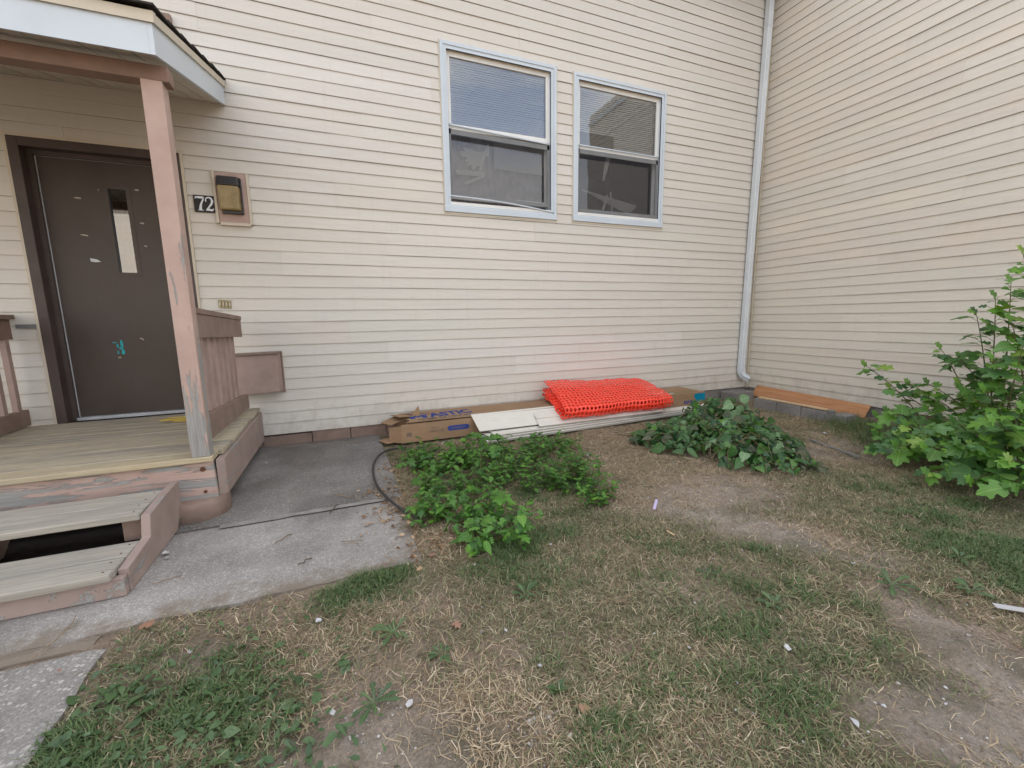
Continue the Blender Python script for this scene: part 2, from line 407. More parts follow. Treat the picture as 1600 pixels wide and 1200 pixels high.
MAT['leaf_vine'] = m_leaf("vine_leaf", [(0.03, 0.08, 0.034), (0.05, 0.13, 0.04), (0.085, 0.19, 0.05), (0.04, 0.105, 0.045), (0.12, 0.24, 0.065)], 0.3)
MAT['leaf_pale'] = m_leaf("pale_leaf_underside", [(0.16, 0.27, 0.13), (0.21, 0.33, 0.17)], 0.3, 0.6)
MAT['leaf_wilt'] = m_leaf("wilted_leaf", [(0.075, 0.10, 0.065), (0.10, 0.12, 0.08), (0.13, 0.13, 0.08)], 0.2, 0.8, 0.15)
MAT['leaf_weed'] = m_leaf("weed_leaf", [(0.05, 0.13, 0.03), (0.08, 0.20, 0.035), (0.12, 0.29, 0.04), (0.06, 0.16, 0.04), (0.17, 0.36, 0.045)], 0.35)
MAT['leaf_rosette'] = m_leaf("rosette_leaf", [(0.06, 0.11, 0.045), (0.09, 0.16, 0.06), (0.12, 0.19, 0.08), (0.075, 0.13, 0.065)], 0.3)
MAT['stem'] = m_ramp_island("green_stem", [(0.10, 0.12, 0.045), (0.14, 0.13, 0.06), (0.12, 0.09, 0.05)], 0.7)

# ------------------------------------------------------------------ mesh helpers
def origin(p):
    o = Vector((0, 0, 0))
    while p is not None:
        o += p.location
        p = p.parent
    return o

class MB:
    def __init__(s): s.v = []; s.f = []
    def add(s, vs_, fs):
        b = len(s.v)
        s.v += [tuple(x) for x in vs_]
        s.f += [tuple(i + b for i in f) for f in fs]
        return s
    def hexa(s, p):
        return s.add(p, [(0, 3, 2, 1), (4, 5, 6, 7), (0, 1, 5, 4), (1, 2, 6, 5), (2, 3, 7, 6), (3, 0, 4, 7)])
    def box(s, x0, x1, y0, y1, z0, z1):
        return s.hexa([(x0, y0, z0), (x1, y0, z0), (x1, y1, z0), (x0, y1, z0), (x0, y0, z1), (x1, y0, z1), (x1, y1, z1), (x0, y1, z1)])
    def bar(s, a, b, w_, h, up=(0, 0, 1)):
        a, b = Vector(a), Vector(b)
        d = (b - a).normalized(); u = Vector(up)
        r = d.cross(u).normalized(); u = r.cross(d)
        P = []
        for q in (a, b):
            for i, j in ((-1, -1), (1, -1), (1, 1), (-1, 1)):
                P.append(q + r * (i * w_ / 2) + u * (j * h / 2))
        return s.hexa(P)
    def prism(s, poly, axis, a, b):
        n = len(poly)
        def pt(q, c):
            return {'x': (c, q[0], q[1]), 'y': (q[0], c, q[1]), 'z': (q[0], q[1], c)}[axis]
        vs_ = [pt(q, a) for q in poly] + [pt(q, b) for q in poly]
        fs = [tuple(range(n))[::-1], tuple(range(n, 2 * n))] + [(i, (i + 1) % n, n + (i + 1) % n, n + i) for i in range(n)]
        return s.add(vs_, fs)
    def tube(s, pts, r, n=6, cap=True):
        pts = [Vector(p) for p in pts]
        rr = r if isinstance(r, (list, tuple)) else [r] * len(pts)
        b = len(s.v); vs_ = []
        ref = Vector((0.13, 0.21, 0.97))
        for i, p in enumerate(pts):
            d = (pts[min(i + 1, len(pts) - 1)] - pts[max(i - 1, 0)])
            d = d.normalized() if d.length > 1e-9 else Vector((0, 0, 1))
            rf = ref if abs(d.dot(ref)) < 0.95 else Vector((1, 0, 0))
            u = d.cross(rf).normalized(); v = d.cross(u)
            for k in range(n):
                a = 2 * math.pi * k / n
                vs_.append(p + (u * math.cos(a) + v * math.sin(a)) * rr[i])
        fs = []
        for i in range(len(pts) - 1):
            for k in range(n):
                fs.append((i * n + k, i * n + (k + 1) % n, (i + 1) * n + (k + 1) % n, (i + 1) * n + k))
        if cap:
            fs.append(tuple(range(n))[::-1]); m = (len(pts) - 1) * n
            fs.append(tuple(range(m, m + n)))
        return s.add(vs_, fs)
    def lathe(s, c, prof, n=24):
        vs_ = []; fs = []
        for (r_, z) in prof:
            for k in range(n):
                a = 2 * math.pi * k / n
                vs_.append((c[0] + r_ * math.cos(a), c[1] + r_ * math.sin(a), c[2] + z))
        for i in range(len(prof) - 1):
            for k in range(n):
                fs.append((i * n + k, i * n + (k + 1) % n, (i + 1) * n + (k + 1) % n, (i + 1) * n + k))
        fs.append(tuple(range(n))[::-1]); m = (len(prof) - 1) * n
        fs.append(tuple(range(m, m + n)))
        return s.add(vs_, fs)
    def build(s, name, mat, parent=None, smooth=False, bevel=0.0, seg=2):
        o_ = origin(parent)
        me = bpy.data.meshes.new(name)
        me.from_pydata([(a - o_.x, b - o_.y, c - o_.z) for a, b, c in s.v], [], s.f)
        me.materials.append(MAT[mat])
        if smooth: me.polygons.foreach_set('use_smooth', [True] * len(me.polygons))
        me.update()
        ob = bpy.data.objects.new(name, me)
        COL.objects.link(ob)
        ob.parent = parent
        if bevel:
            md = ob.modifiers.new('bevel', 'BEVEL'); md.width = bevel; md.segments = seg; md.limit_method = 'ANGLE'
        return ob

def Box(name, mat, parent, b, bevel=0.0):
    return MB().box(*b).build(name, mat, parent, bevel=bevel)

def tag(o, label=None, cat=None, group=None, kind=None):
    if label: o['label'] = label
    if cat: o['category'] = cat
    if group: o['group'] = group
    if kind: o['kind'] = kind
    return o

def thing(name, label, cat, loc=(0, 0, 0), group=None):
    o = bpy.data.objects.new(name, None)
    o.empty_display_size = 0.1
    COL.objects.link(o)
    o.location = loc
    return tag(o, label, cat, group)

def fastmesh(name, verts, faces, mat, parent=None, smooth=False):
    """verts (n,3) array, faces (m,k) array of one size or a list of arrays"""
    if not isinstance(faces, list): faces = [faces]
    o_ = origin(parent)
    verts = np.asarray(verts, np.float32) - np.array(o_, np.float32)
    me = bpy.data.meshes.new(name)
    me.vertices.add(len(verts))
    me.vertices.foreach_set('co', verts.ravel())
    tot = sum(f.size for f in faces)
    me.loops.add(tot)
    me.loops.foreach_set('vertex_index', np.concatenate([f.ravel() for f in faces]).astype(np.int32))
    sizes = np.concatenate([np.full(len(f), f.shape[1]) for f in faces])
    me.polygons.add(len(sizes))
    starts = np.concatenate([[0], np.cumsum(sizes)[:-1]])
    me.polygons.foreach_set('loop_start', starts.astype(np.int32))
    me.polygons.foreach_set('loop_total', sizes.astype(np.int32))
    if smooth: me.polygons.foreach_set('use_smooth', np.ones(len(sizes), bool))
    me.materials.append(MAT[mat])
    me.update(calc_edges=True)
    me.validate()
    ob = bpy.data.objects.new(name, me)
    COL.objects.link(ob)
    ob.parent = parent
    return ob

_ng = np.random.default_rng(3).random((64, 257, 257))
def vnoise(x, y, freq, seed=0):
    x = np.asarray(x, float) * freq + 1000.3 + seed * 7.7; y = np.asarray(y, float) * freq + 1000.7
    xi = np.floor(x).astype(int); yi = np.floor(y).astype(int)
    fx = x - xi; fy = y - yi
    fx = fx * fx * (3 - 2 * fx); fy = fy * fy * (3 - 2 * fy)
    g = _ng[seed % 64]
    a = g[xi % 256, yi % 256]; b = g[(xi + 1) % 256, yi % 256]; c = g[xi % 256, (yi + 1) % 256]; d = g[(xi + 1) % 256, (yi + 1) % 256]
    return (a * (1 - fx) + b * fx) * (1 - fy) + (c * (1 - fx) + d * fx) * fy
def fbm(x, y, freq, seed=0, o=4):
    t = 0; a = 0.5; s_ = 0
    for i in range(o):
        t = t + a * vnoise(x, y, freq * 2 ** i, seed + i); s_ += a; a *= 0.55
    return t / s_

def gh(x, y):
    """height of the bare ground"""
    x = np.asarray(x, float); y = np.asarray(y, float)
    near = np.clip(1 - (np.abs(x + 3) + np.abs(y + 2)) / 60, 0, 1)
    return -0.022 + near * ((fbm(x, y, 2.2, 5) - 0.5) * 0.035 + (fbm(x, y, 12, 9, 4) - 0.5) * 0.022)

# ------------------------------------------------------------------ ground
def axis_coords(lo, hi, step, far):
    a = list(np.arange(lo, hi + 1e-6, step))
    d = step; q = lo; left = []
    while q > -far: d *= 1.5; q -= d; left.append(q)
    d = step; q = hi; right = []
    while q < far: d *= 1.5; q += d; right.append(q)
    return np.array(left[::-1] + a + right)
gx = axis_coords(-7.4, 0.0, 0.022, 500); gy = axis_coords(-5.2, 0.0, 0.022, 500)
XX, YY = np.meshgrid(gx, gy)
ZZ = gh(XX, YY)
nx, ny = len(gx), len(gy)
idx = np.arange(nx * ny).reshape(ny, nx)
gf = np.stack([idx[:-1, :-1], idx[:-1, 1:], idx[1:, 1:], idx[1:, :-1]], -1).reshape(-1, 4)
g = fastmesh('ground', np.stack([XX, YY, ZZ], -1).reshape(-1, 3), gf, 'soil', smooth=True)
tag(g, kind='structure')

def slab(name, x0, x1, y0, y1, top, mat, jag=0.012, seed=1, step=0.05, rough=0.004):
    xs = np.linspace(x0, x1, max(3, int((x1 - x0) / step))); ys = np.linspace(y0, y1, max(3, int((y1 - y0) / step)))
    X, Y = np.meshgrid(xs, ys); Z = np.full_like(X, top) + (fbm(X, Y, 6, seed, 3) - 0.5) * rough
    jx = (fbm(X, Y, 9, seed + 3, 3) - 0.5) * 2 * jag
    X[:, 0] += jx[:, 0]; X[:, -1] += jx[:, -1]; Y[0, :] += jx[0, :]; Y[-1, :] += jx[-1, :]
    for sl_ in ((slice(None), 0), (slice(None), -1), (0, slice(None)), (-1, slice(None))): Z[sl_] -= 0.006
    n_, m_ = X.shape
    v = list(map(tuple, np.stack([X, Y, Z], -1).reshape(-1, 3)))
    f = [(i * m_ + j, i * m_ + j + 1, (i + 1) * m_ + j + 1, (i + 1) * m_ + j) for i in range(n_ - 1) for j in range(m_ - 1)]
    ring = [j for j in range(m_)] + [i * m_ + m_ - 1 for i in range(1, n_)] + [(n_ - 1) * m_ + j for j in range(m_ - 2, -1, -1)] + [i * m_ for i in range(n_ - 2, 0, -1)]
    b = len(v)
    v += [(v[r][0], v[r][1], -0.12) for r in ring]
    k = len(ring)
    f += [(ring[i], b + i, b + (i + 1) % k, ring[(i + 1) % k]) for i in range(k)]
    mb = MB(); mb.v = v; mb.f = f
    return tag(mb.build(name, mat, None, smooth=False), kind='structure')
slab('walkway_slab', -9.0, -5.07, -1.618, -0.01, 0.0, 'concrete', 0.012, 1)
slab('walkway_slab', -9.0, -5.085, -2.425, -1.640, -0.003, 'concrete_front', 0.018, 4)
s3 = slab('walkway_slab', -7.75, -6.215, -6.5, -2.515, -0.006, 'concrete_coarse', 0.012, 7)
s4 = slab('walkway_slab', -9.0, -6.27, -2.497, -2.43, -0.004, 'concrete_front', 0.004, 9)
# old patch of paler mortar along the joint
jm = MB()
prev = None
for i in range(40):
    x = -6.06 + i * 0.0235
    a = -1.640 - 0.0 ; wv_ = 0.035 + 0.03 * float(fbm(x, 0.3, 8, 3)) * (1 - i / 60)
    prev2 = (x, -1.636 + 0.004 * math.sin(i), -1.636 - wv_)
    if prev:
        jm.add([(prev[0], prev[2], 0.0035), (prev2[0], prev2[2], 0.0035), (prev2[0], prev2[1], 0.0045), (prev[0], prev[1], 0.0045)], [(0, 1, 2, 3)])
    prev = prev2
tag(jm.build('mortar_joint', 'mortar'), kind='structure')

# ------------------------------------------------------------------ house
U = 0.1016
SB = 0.10
EAVE = 5.2
house = thing('house', 'two storey house front in cream lap siding with brown door and two windows', 'house', (-5.0, 0, 0))
wing = thing('house_wing', 'projecting house wing in plain cream lap siding to the right of the downspout', 'house', (0.0, -2.0, 0))

WIN = [(-4.312, -3.086, 2.172, 3.682), (-2.878, -1.645, 2.180, 3.672)]
DOOR = (-7.43, -6.43, 0.36, 2.44)          # outer edge of the brown casing
openA = [(a + 0.005, b - 0.005, c + 0.005, d - 0.005) for a, b, c, d in WIN] + [(DOOR[0] + .004, DOOR[1] - .004, 0.0, DOOR[3] - .004)]

def course_rects(xa, xb, za, zb, opens):
    rects = [(xa, xb, za, zb)]
    for (oa, ob, oc, od) in opens:
        out = []
        for (a, b, c, d) in rects:
            if ob <= a or oa >= b or od <= c or oc >= d: out.append((a, b, c, d)); continue
            if oa > a: out.append((a, oa, c, d))
            if ob < b: out.append((ob, b, c, d))
            if oc > c: out.append((max(a, oa), min(b, ob), c, oc))
            if od < d: out.append((max(a, oa), min(b, ob), od, d))
        rects = out
    return rects

def siding_mesh(rects, to3, dy):
    """rects (x0,x1,z0,z1,course_bottom); to3(x, y_out, z)"""
    v = []; f = []
    def q(*p):
        b = len(v); v.extend(p); f.append(tuple(range(b, b + len(p))))
    for (x0, x1, z0, z1, cb) in rects:
        prof = lambda z: 0.0118 - (z - cb) / U * 0.0090 + dy
        n = max(1, int((x1 - x0) / 0.6))
        xs = [x0 + (x1 - x0) * i / n for i in range(n + 1)]
        wob = lambda x, z: 0.0014 * math.sin(x * 2.3 + cb * 40) + 0.0009 * math.sin(x * 5.1 + cb * 13)
        for a, b in zip(xs[:-1], xs[1:]):
            full = abs(z0 - cb) < 1e-6
            zl = z0 + (0.004 if full else 0)
            da, db = wob(a, 0), wob(b, 0)
            q(to3(a, prof(zl), zl + da), to3(b, prof(zl), zl + db), to3(b, prof(z1), z1 + db), to3(a, prof(z1), z1 + da))
            if full:
                q(to3(a, prof(z0) - .0012, z0 + da), to3(b, prof(z0) - .0012, z0 + db), to3(b, prof(zl), zl + db), to3(a, prof(zl), zl + da))
                q(to3(a, 0.001, z0 + da + .004), to3(b, 0.001, z0 + db + .004), to3(b, prof(z0) - .0012, z0 + db), to3(a, prof(z0) - .0012, z0 + da))
        for x, fl in ((x0, 0), (x1, 1)):
            d_ = wob(x, 0)
            p = [to3(x, 0.0, z0 + d_), to3(x, prof(z0) - .0012, z0 + d_), to3(x, prof(z1), z1 + d_), to3(x, 0.0, z1 + d_)]
            q(*(p if fl else p[::-1]))
    return v, f

def siding(parent, length0, length1, seams, opens, to3, top, mat='siding'):
    rows = int((top - SB) / (2 * U)) + 1
    for r_ in range(rows):
        zb = SB + r_ * 2 * U
        s0 = seams.get(r_, length0 + ((r_ * 1.37 + 0.6) % 3.2))
        cuts = [s0 + 3.66 * k for k in range(-4, 5)]
        cuts = [length0] + [c for c in cuts if length0 + 0.15 < c < length1 - 0.15] + [length1]
        for i, (a, b) in enumerate(zip(cuts[:-1], cuts[1:])):
            dy = (0.0028 if (i % 2 == 0) else 0.0) + random.uniform(0, .0006)
            e = 0.012 if i % 2 == 0 else 0.0
            a2 = a - (e if i > 0 else 0); b2 = b + (e if i < len(cuts) - 2 else 0)
            rects = []
            for c in range(2):
                z0 = zb + c * U
                rects += [(*t, z0) for t in course_rects(a2, b2, z0, z0 + U, opens)]
            # connected groups become one panel each
            groups = []
            for t in rects:
                hit = [g_ for g_ in groups if any(t[0] <= u[1] + 1e-6 and t[1] >= u[0] - 1e-6 and t[2] <= u[3] + 1e-6 and t[3] >= u[2] - 1e-6 and
                        (min(t[1], u[1]) - max(t[0], u[0]) > 1e-6 or min(t[3], u[3]) - max(t[2], u[2]) > 1e-6) for u in g_)]
                ng = [t]
                for g_ in hit: ng += g_; groups.remove(g_)
                groups.append(ng)
            for g_ in groups:
                v, f = siding_mesh(g_, to3, dy)
                mb = MB(); mb.v = v; mb.f = f
                mb.build('siding_panel', mat, parent)

def z_row(z): return int((z - SB) / (2 * U))
seamA = {}
for x, z in [(-5.22, 0.2), (-4.98, 0.42), (-4.92, 0.78), (-5.26, 1.03), (-5.56, 1.19), (-5.24, 1.48), (-5.77, 1.69), (-4.88, 1.87), (-5.3, 2.23), (-5.03, 2.88), (-4.9, 3.68), (-3.33, 2.08), (-3.58, 0.69), (-0.46, 4.7)]:
    seamA[z_row(z)] = x
siding(house, -10.0, -0.012, seamA, openA, lambda x, y, z: (x, -y, z), EAVE)
seamB = {z_row(z): -y for y, z in [(-2.07, 2.17), (-1.16, 1.0), (-1.46, 1.55), (-0.6, 4.52)]}
siding(wing, 0.012, 4.15, seamB, [], lambda s_, y, z: (-y, -s_, z), EAVE, 'siding_wing')

# sheathing behind the siding with real openings, then the rest of the shell
def rect_grid(mb, x0, x1, z0, z1, y0, y1, opens):
    xs = sorted({x0, x1, *[o[0] for o in opens], *[o[1] for o in opens]}); zs = sorted({z0, z1, *[o[2] for o in opens], *[o[3] for o in opens]})
    for a, b in zip(xs[:-1], xs[1:]):
        for c, d in zip(zs[:-1], zs[1:]):
            mx, mz = (a + b) / 2, (c + d) / 2
            if any(o[0] < mx < o[1] and o[2] < mz < o[3] for o in opens): continue
            mb.box(a, b, y0, y1, c, d)
sh = MB()
rect_grid(sh, -10.0, -0.001, SB + 0.002, EAVE, 0.0005, 0.14, [(WIN[0][0] + .06, WIN[0][1] - .06, WIN[0][2] + .05, WIN[0][3] - .06), (WIN[1][0] + .06, WIN[1][1] - .06, WIN[1][2] + .05, WIN[1][3] - .06), (DOOR[0] + .04, DOOR[1] - .04, SB + 0.002, DOOR[3] - .04)])
sh.build('sheathing', 'room', house)
MB().box(-10.0, -9.9, 0.141, 8, 0, EAVE).box(-10, 0, 7.9, 8, 0, EAVE).box(-0.3, -0.2, 0.141, 7.9, 0, EAVE).build('outer_wall', 'tan_trim', house)
MB().prism([(-0.45, EAVE - .02), (8.45, EAVE - .02), (4, EAVE + 2.0)], 'x', -10.3, -0.1).build('roof', 'shingle', house)
MB().box(0.001, 0.12, -4.15, -0.001, SB + .002, EAVE).box(0.0, 7.0, -4.15, -4.05, 0.101, EAVE).box(6.9, 7.0, -4.04, 8, 0, EAVE).build('sheathing', 'room', wing)
MB().prism([(-0.02, EAVE + .001), (7.02, EAVE + .001), (3.5, EAVE + 1.9)], 'y', -4.17, 8.3).build('roof', 'shingle', wing)
Box('rake_trim', 'white_trim', wing, (-0.035, -0.021, -4.17, -0.46, EAVE - .04, EAVE + .03))
# inside corner post
MB().box(-0.012, -0.002, -0.030, -0.002, SB, EAVE).box(-0.034, -0.020, -0.034, -0.020, SB - .01, EAVE).build('corner_post', 'tan_trim', wing)
# foundations
for i, (a, b) in enumerate([(-6.07, -5.67), (-5.665, -5.33), (-5.325, -4.99), (-4.985, -4.6)]):
    MB().box(a, b, 0.004 - 0.004 * (i % 2), 0.14, -0.05, SB - 0.004 - 0.012 * (i == 0)).build('foundation_block', 'pinkbrown', house, bevel=0.004)
for i in range(11):
    a = -4.595 + i * 0.42
    MB().box(a, min(a + 0.412, -0.002), 0.003, 0.14, -0.05, SB - 0.004).build('foundation_block', 'cinder', house, bevel=0.004)
Box('foundation_block', 'pinkbrown', house, (-10, -6.075, 0.006, 0.14, -0.05, SB - 0.004))
for i in range(10):
    a = -0.005 - i * 0.42
    Box('foundation_block', 'cinder' if i < 4 else 'pinkbrown', wing, (0.012, 0.12, max(a - 0.412, -4.15), a, -0.05, SB - 0.004), 0.004)

# room behind the windows
MB().box(-6.0, -0.35, 3.0, 3.05, 0.4, 4.6).box(-6.05, -6.0, 0.15, 3.0, 0.4, 4.6).box(-6, -.35, .15, 3.0, 4.6, 4.65).box(-6, -.35, .15, 3.0, 0.95, 1.0).build('room_wall', 'room', house)

# ---- windows
def window(W, loose):
    x0, x1, z0, z1 = W
    t = 0.062
    wn_ = MB()
    # mitred casing with a stepped profile
    for (o, i_, y) in ((0.0, 0.030, -0.026), (0.030, t, -0.018)):
        a0, a1, b0, b1 = x0 + o, x1 - o, z0 + o * 0.9, z1 - o
        c0, c1, d0, d1 = x0 + i_, x1 - i_, z0 + i_ * 1.4, z1 - i_
        for P in ([(a0, b0), (a1, b0), (c1, d0), (c0, d0)], [(a1, b0), (a1, b1), (c1, d1), (c1, d0)], [(a1, b1), (a0, b1), (c0, d1), (c1, d1)], [(a0, b1), (a0, b0), (c0, d0), (c0, d1)]):
            wn_.hexa([(P[0][0], y, P[0][1]), (P[1][0], y, P[1][1]), (P[2][0], y, P[2][1]), (P[3][0], y, P[3][1]),
                      (P[0][0], 0.0, P[0][1]), (P[1][0], 0.0, P[1][1]), (P[2][0], 0.0, P[2][1]), (P[3][0], 0.0, P[3][1])])
    root = wn_.build('window', 'white_trim', house)
    Box('j_channel', 'tan_trim', root, (x0 - .012, x0, -.017, 0.0, z0 - .01, z1 + .004))
    Box('j_channel', 'tan_trim', root, (x1, x1 + .012, -.017, 0, z0 - .01, z1 + .004))
    MB().box(x0 - .012, x1 + .012, -.019, 0, z0 - .028, z0 - .012).build('j_channel', 'tan_trim', root)
    MB().box(x0 - 0.006, x1 + 0.004, -0.032, 0.0, z0 - 0.010, z0 + 0.046).build('sill', 'white_trim', root, bevel=0.004)
    i0, i1, j0, j1 = x0 + t, x1 - t, z0 + 0.088, z1 - t
    # jamb reveal
    Box('jamb', 'white_trim', root, (i0 - .012, i0, -.017, .13, j0, j1))
    Box('jamb', 'white_trim', root, (i1, i1 + .012, -.017, .13, j0, j1))
    MB().box(i0, i1, -.017, .13, j1, j1 + .012).build('head_jamb', 'tan_trim', root)
    MB().box(i0, i1, -.02, .13, j0 - .03, j0).build('sub_sill', 'sash', root)
    zm = (j0 + j1) / 2 + 0.025
    s_ = 0.040
    # upper sash
    MB().box(i0, i0 + s_, .022, .05, zm - .02, j1).box(i1 - s_, i1, .022, .05, zm - .02, j1).box(i0 + s_, i1 - s_, .022, .05, j1 - s_, j1).box(i0 + s_, i1 - s_, .018, .05, zm - .028, zm + .022).build('upper_sash', 'sash', root, bevel=0.002)
    MB().add([(i0 + s_, .036, zm + .022), (i1 - s_, .036, zm + .022), (i1 - s_, .036, j1 - s_), (i0 + s_, .036, j1 - s_)], [(0, 1, 2, 3)]).build('pane', 'glass', root)
    # lower sash behind the half screen
    l0 = j0 + (0.05 if loose else 0.012)
    MB().box(i0, i0 + s_, .060, .085, l0, zm).box(i1 - s_, i1, .060, .085, l0, zm).box(i0 + s_, i1 - s_, .060, .085, l0, l0 + .045).box(i0 + s_, i1 - s_, .060, .085, zm - .03, zm).build('lower_sash', 'sash', root, bevel=0.002)
    MB().add([(i0 + s_, .072, l0 + .045), (i1 - s_, .072, l0 + .045), (i1 - s_, .072, zm - .03), (i0 + s_, .072, zm - .03)], [(0, 1, 2, 3)]).build('pane', 'glass', root)
    # half screen, its top bar sags in the loose one
    sc0 = j0 + (0.055 if loose else 0.012)
    dz = 0.02 if loose else 0.0
    MB().box(i0 + .006, i0 + .026, .004, .014, sc0, zm - .03).box(i1 - .035, i1 - .010, .004, .014, sc0 - dz, zm - .03 - dz).hexa([(i0 + .026, .004, sc0), (i1 - .035, .004, sc0 - dz), (i1 - .035, .014, sc0 - dz), (i0 + .026, .014, sc0), (i0 + .026, .004, sc0 + .034), (i1 - .035, .004, sc0 + .034 - dz), (i1 - .035, .014, sc0 + .034 - dz), (i0 + .026, .014, sc0 + .034)]).hexa([(i0 + .006, .004, zm - .075), (i1 - .01, .004, zm - .075 - dz), (i1 - .01, .014, zm - .075 - dz), (i0 + .006, .014, zm - .075), (i0 + .006, .004, zm - .03), (i1 - .01, .004, zm - .03 - dz), (i1 - .01, .014, zm - .03 - dz), (i0 + .006, .014, zm - .03)]).build('screen_frame', 'grey_metal', root)
    MB().add([(i0 + .026, .009, sc0 + .03), (i1 - .03, .009, sc0 + .03 - dz), (i1 - .03, .009, zm - .07 - dz), (i0 + .026, .009, zm - .07)], [(0, 1, 2, 3)]).build('insect_screen', 'screen', root)
    # white glazing beads; the loose window's hang bowed
    mb = MB()
    pts = []
    for i in range(15):
        u = i / 14
        sag = (-0.045 * u if loose else 0)
        pts.append((i0 + .004 + (i1 - i0 - .008) * u, -0.002, zm + .004 + sag))
    mb.tube(pts, 0.0085, 6)
    mb.build('glazing_bead', 'white_trim', root, smooth=True)
    if loose:
        mb = MB()
        pts = []
        for i in range(17):
            u = i / 16
            pts.append((i0 - .004 + (i1 - i0 + .03) * u, -0.022 - .01 * math.sin(u * 3.1), j0 + .052 + 0.016 * math.sin(u * 3.1) - 0.075 * u))
        mb.tube(pts, 0.0085, 6)
        mb.build('glazing_bead', 'white_trim', root, smooth=True)
    return (i0, i1, j0, j1, zm)
g1 = window(WIN[0], True)
g2 = window(WIN[1], False)

# ---- blinds and curtain inside
def slat(mb, c, length, width, tilt, rz=0.0, thick=0.0015, pitch=0.0):
    M_ = Matrix.Translation(c) @ Matrix.Rotation(rz, 4, 'Y') @ Matrix.Rotation(tilt, 4, 'X') @ Matrix.Rotation(pitch, 4, 'Z')
    P = []
    for zz in (-thick / 2, thick / 2):
        for a, b in ((-1, -1), (1, -1), (1, 1), (-1, 1)):
            P.append(M_ @ Vector((a * length / 2, b * width / 2, zz)))
    mb.hexa(P)
b1 = thing('window_blind', 'closed pale venetian blind hanging inside the left window, slats torn at the bottom', 'blind', ((g1[0] + g1[1]) / 2, .135, g1[3]))
cx = (g1[0] + g1[1]) / 2
mb = MB()
z = g1[3] - 0.055
zend = g1[4] - 0.02
L1 = g1[1] - g1[0] - 0.02
while z > zend:
    slat(mb, (cx, .075, z), L1 - .02, .026, R(62) + random.uniform(-.05, .05), random.uniform(-.002, .002)); z -= 0.0215
while z > g1[2] + 0.40:
    slat(mb, (cx + 0.24, .11, z), L1 * 0.53, .026, R(58), 0.02); z -= 0.014
tag(mb.build('slats', 'blind', b1), kind='stuff')
Box('head_rail', 'blind', b1, (g1[0] + .01, g1[1] - .01, .055, .10, g1[3] - .045, g1[3] - .002))
mb = MB()
for i in range(16):
    a = R(-70 + i * 5.2)
    p = Vector((cx - 0.10, .125 - i * 0.001, g1[4] - 0.07 - 0.008 * i))
    L_ = 0.27 + random.uniform(-.04, .04)
    slat(mb, p + Vector((-math.cos(a) * L_ / 2, 0, math.sin(a) * L_ / 2)), L_, .024, R(68), a)
slat(mb, (cx - .30, .12, g1[2] + .33), .30, .05, R(75), -0.03); slat(mb, (cx - .26, .118, g1[2] + .27), .22, .028, R(75), -0.42)
tag(mb.build('torn_slats', 'blind', b1), kind='stuff')
mb = MB()
for xx in (g1[0] + .13, cx, g1[1] - .13): mb.box(xx - .001, xx + .001, .060, .0615, zend, g1[3] - .04)
mb.build('ladder_cord', 'blind', b1)

b2 = thing('window_blind', 'half open venetian blind with broken slats inside the right window', 'blind', ((g2[0] + g2[1]) / 2, .135, g2[3]))
cx2 = (g2[0] + g2[1]) / 2
mb = MB(); z = g2[3] - 0.05; i = 0
while z > g2[4] + 0.18:
    slat(mb, (cx2, .075, z), g2[1] - g2[0] - .04, .024, R(50), 0.0); z -= 0.0215; i += 1
while z > g2[4] - 0.02:
    slat(mb, (cx2 + .24, .075 if z > g2[4] + .03 else .11, z), (g2[1] - g2[0]) * .5, .024, R(50), random.uniform(-.01, .015)); z -= 0.0215
tag(mb.build('slats', 'blind', b2), kind='stuff')
Box('head_rail', 'blind', b2, (g2[0] + .01, g2[1] - .01, .055, .10, g2[3] - .045, g2[3] - .002))
mb = MB()
for i in range(4): slat(mb, (cx2 - .10 + .006 * i, .12 + .004 * i, g2[4] - .08 - .02 * i), .30, .024, R(70), R(-78 + i * 1.5))
for i in range(7): slat(mb, (cx2 - .05 + .01 * i, .115 + .003 * i, g2[2] + .22 - .012 * i), .78 - .05 * i, .022, R(65), R(9 + i * 1.6))
slat(mb, (cx2 - .13, .112, g2[2] + .11), .30, .03, R(70), R(-72)); slat(mb, (cx2 - .02, .112, g2[2] + .12), .34, .03, R(70), R(83))
tag(mb.build('torn_slats', 'blind', b2), kind='stuff')

ct = thing('curtain', 'grey wavy curtain behind the lower half of the left window', 'curtain', (cx, .25, g1[2]))
v = []; f = []
NX, NZ = 90, 14
for j in range(NZ + 1):
    for i in range(NX + 1):
        u = i / NX; q = j / NZ
        y = .19 + 0.022 * math.sin(u * 52 + 1.2 * math.sin(q * 5 + u * 9)) + 0.012 * math.sin(u * 23 + q * 3)
        v.append((g1[0] - .05 + (L1 + .12) * u, y, g1[2] - .1 + .95 * q))
f = [(j * (NX + 1) + i, j * (NX + 1) + i + 1, (j + 1) * (NX + 1) + i + 1, (j + 1) * (NX + 1) + i) for j in range(NZ) for i in range(NX)]
mb = MB(); mb.v = v; mb.f = f
mb.build('curtain_cloth', 'curtain', ct, smooth=True)
MB().tube([(g1[0] - .06, .27, g1[2] + .86), (g1[1] + .08, .27, g1[2] + .86)], .008, 8).build('curtain_rod', 'alu', ct)

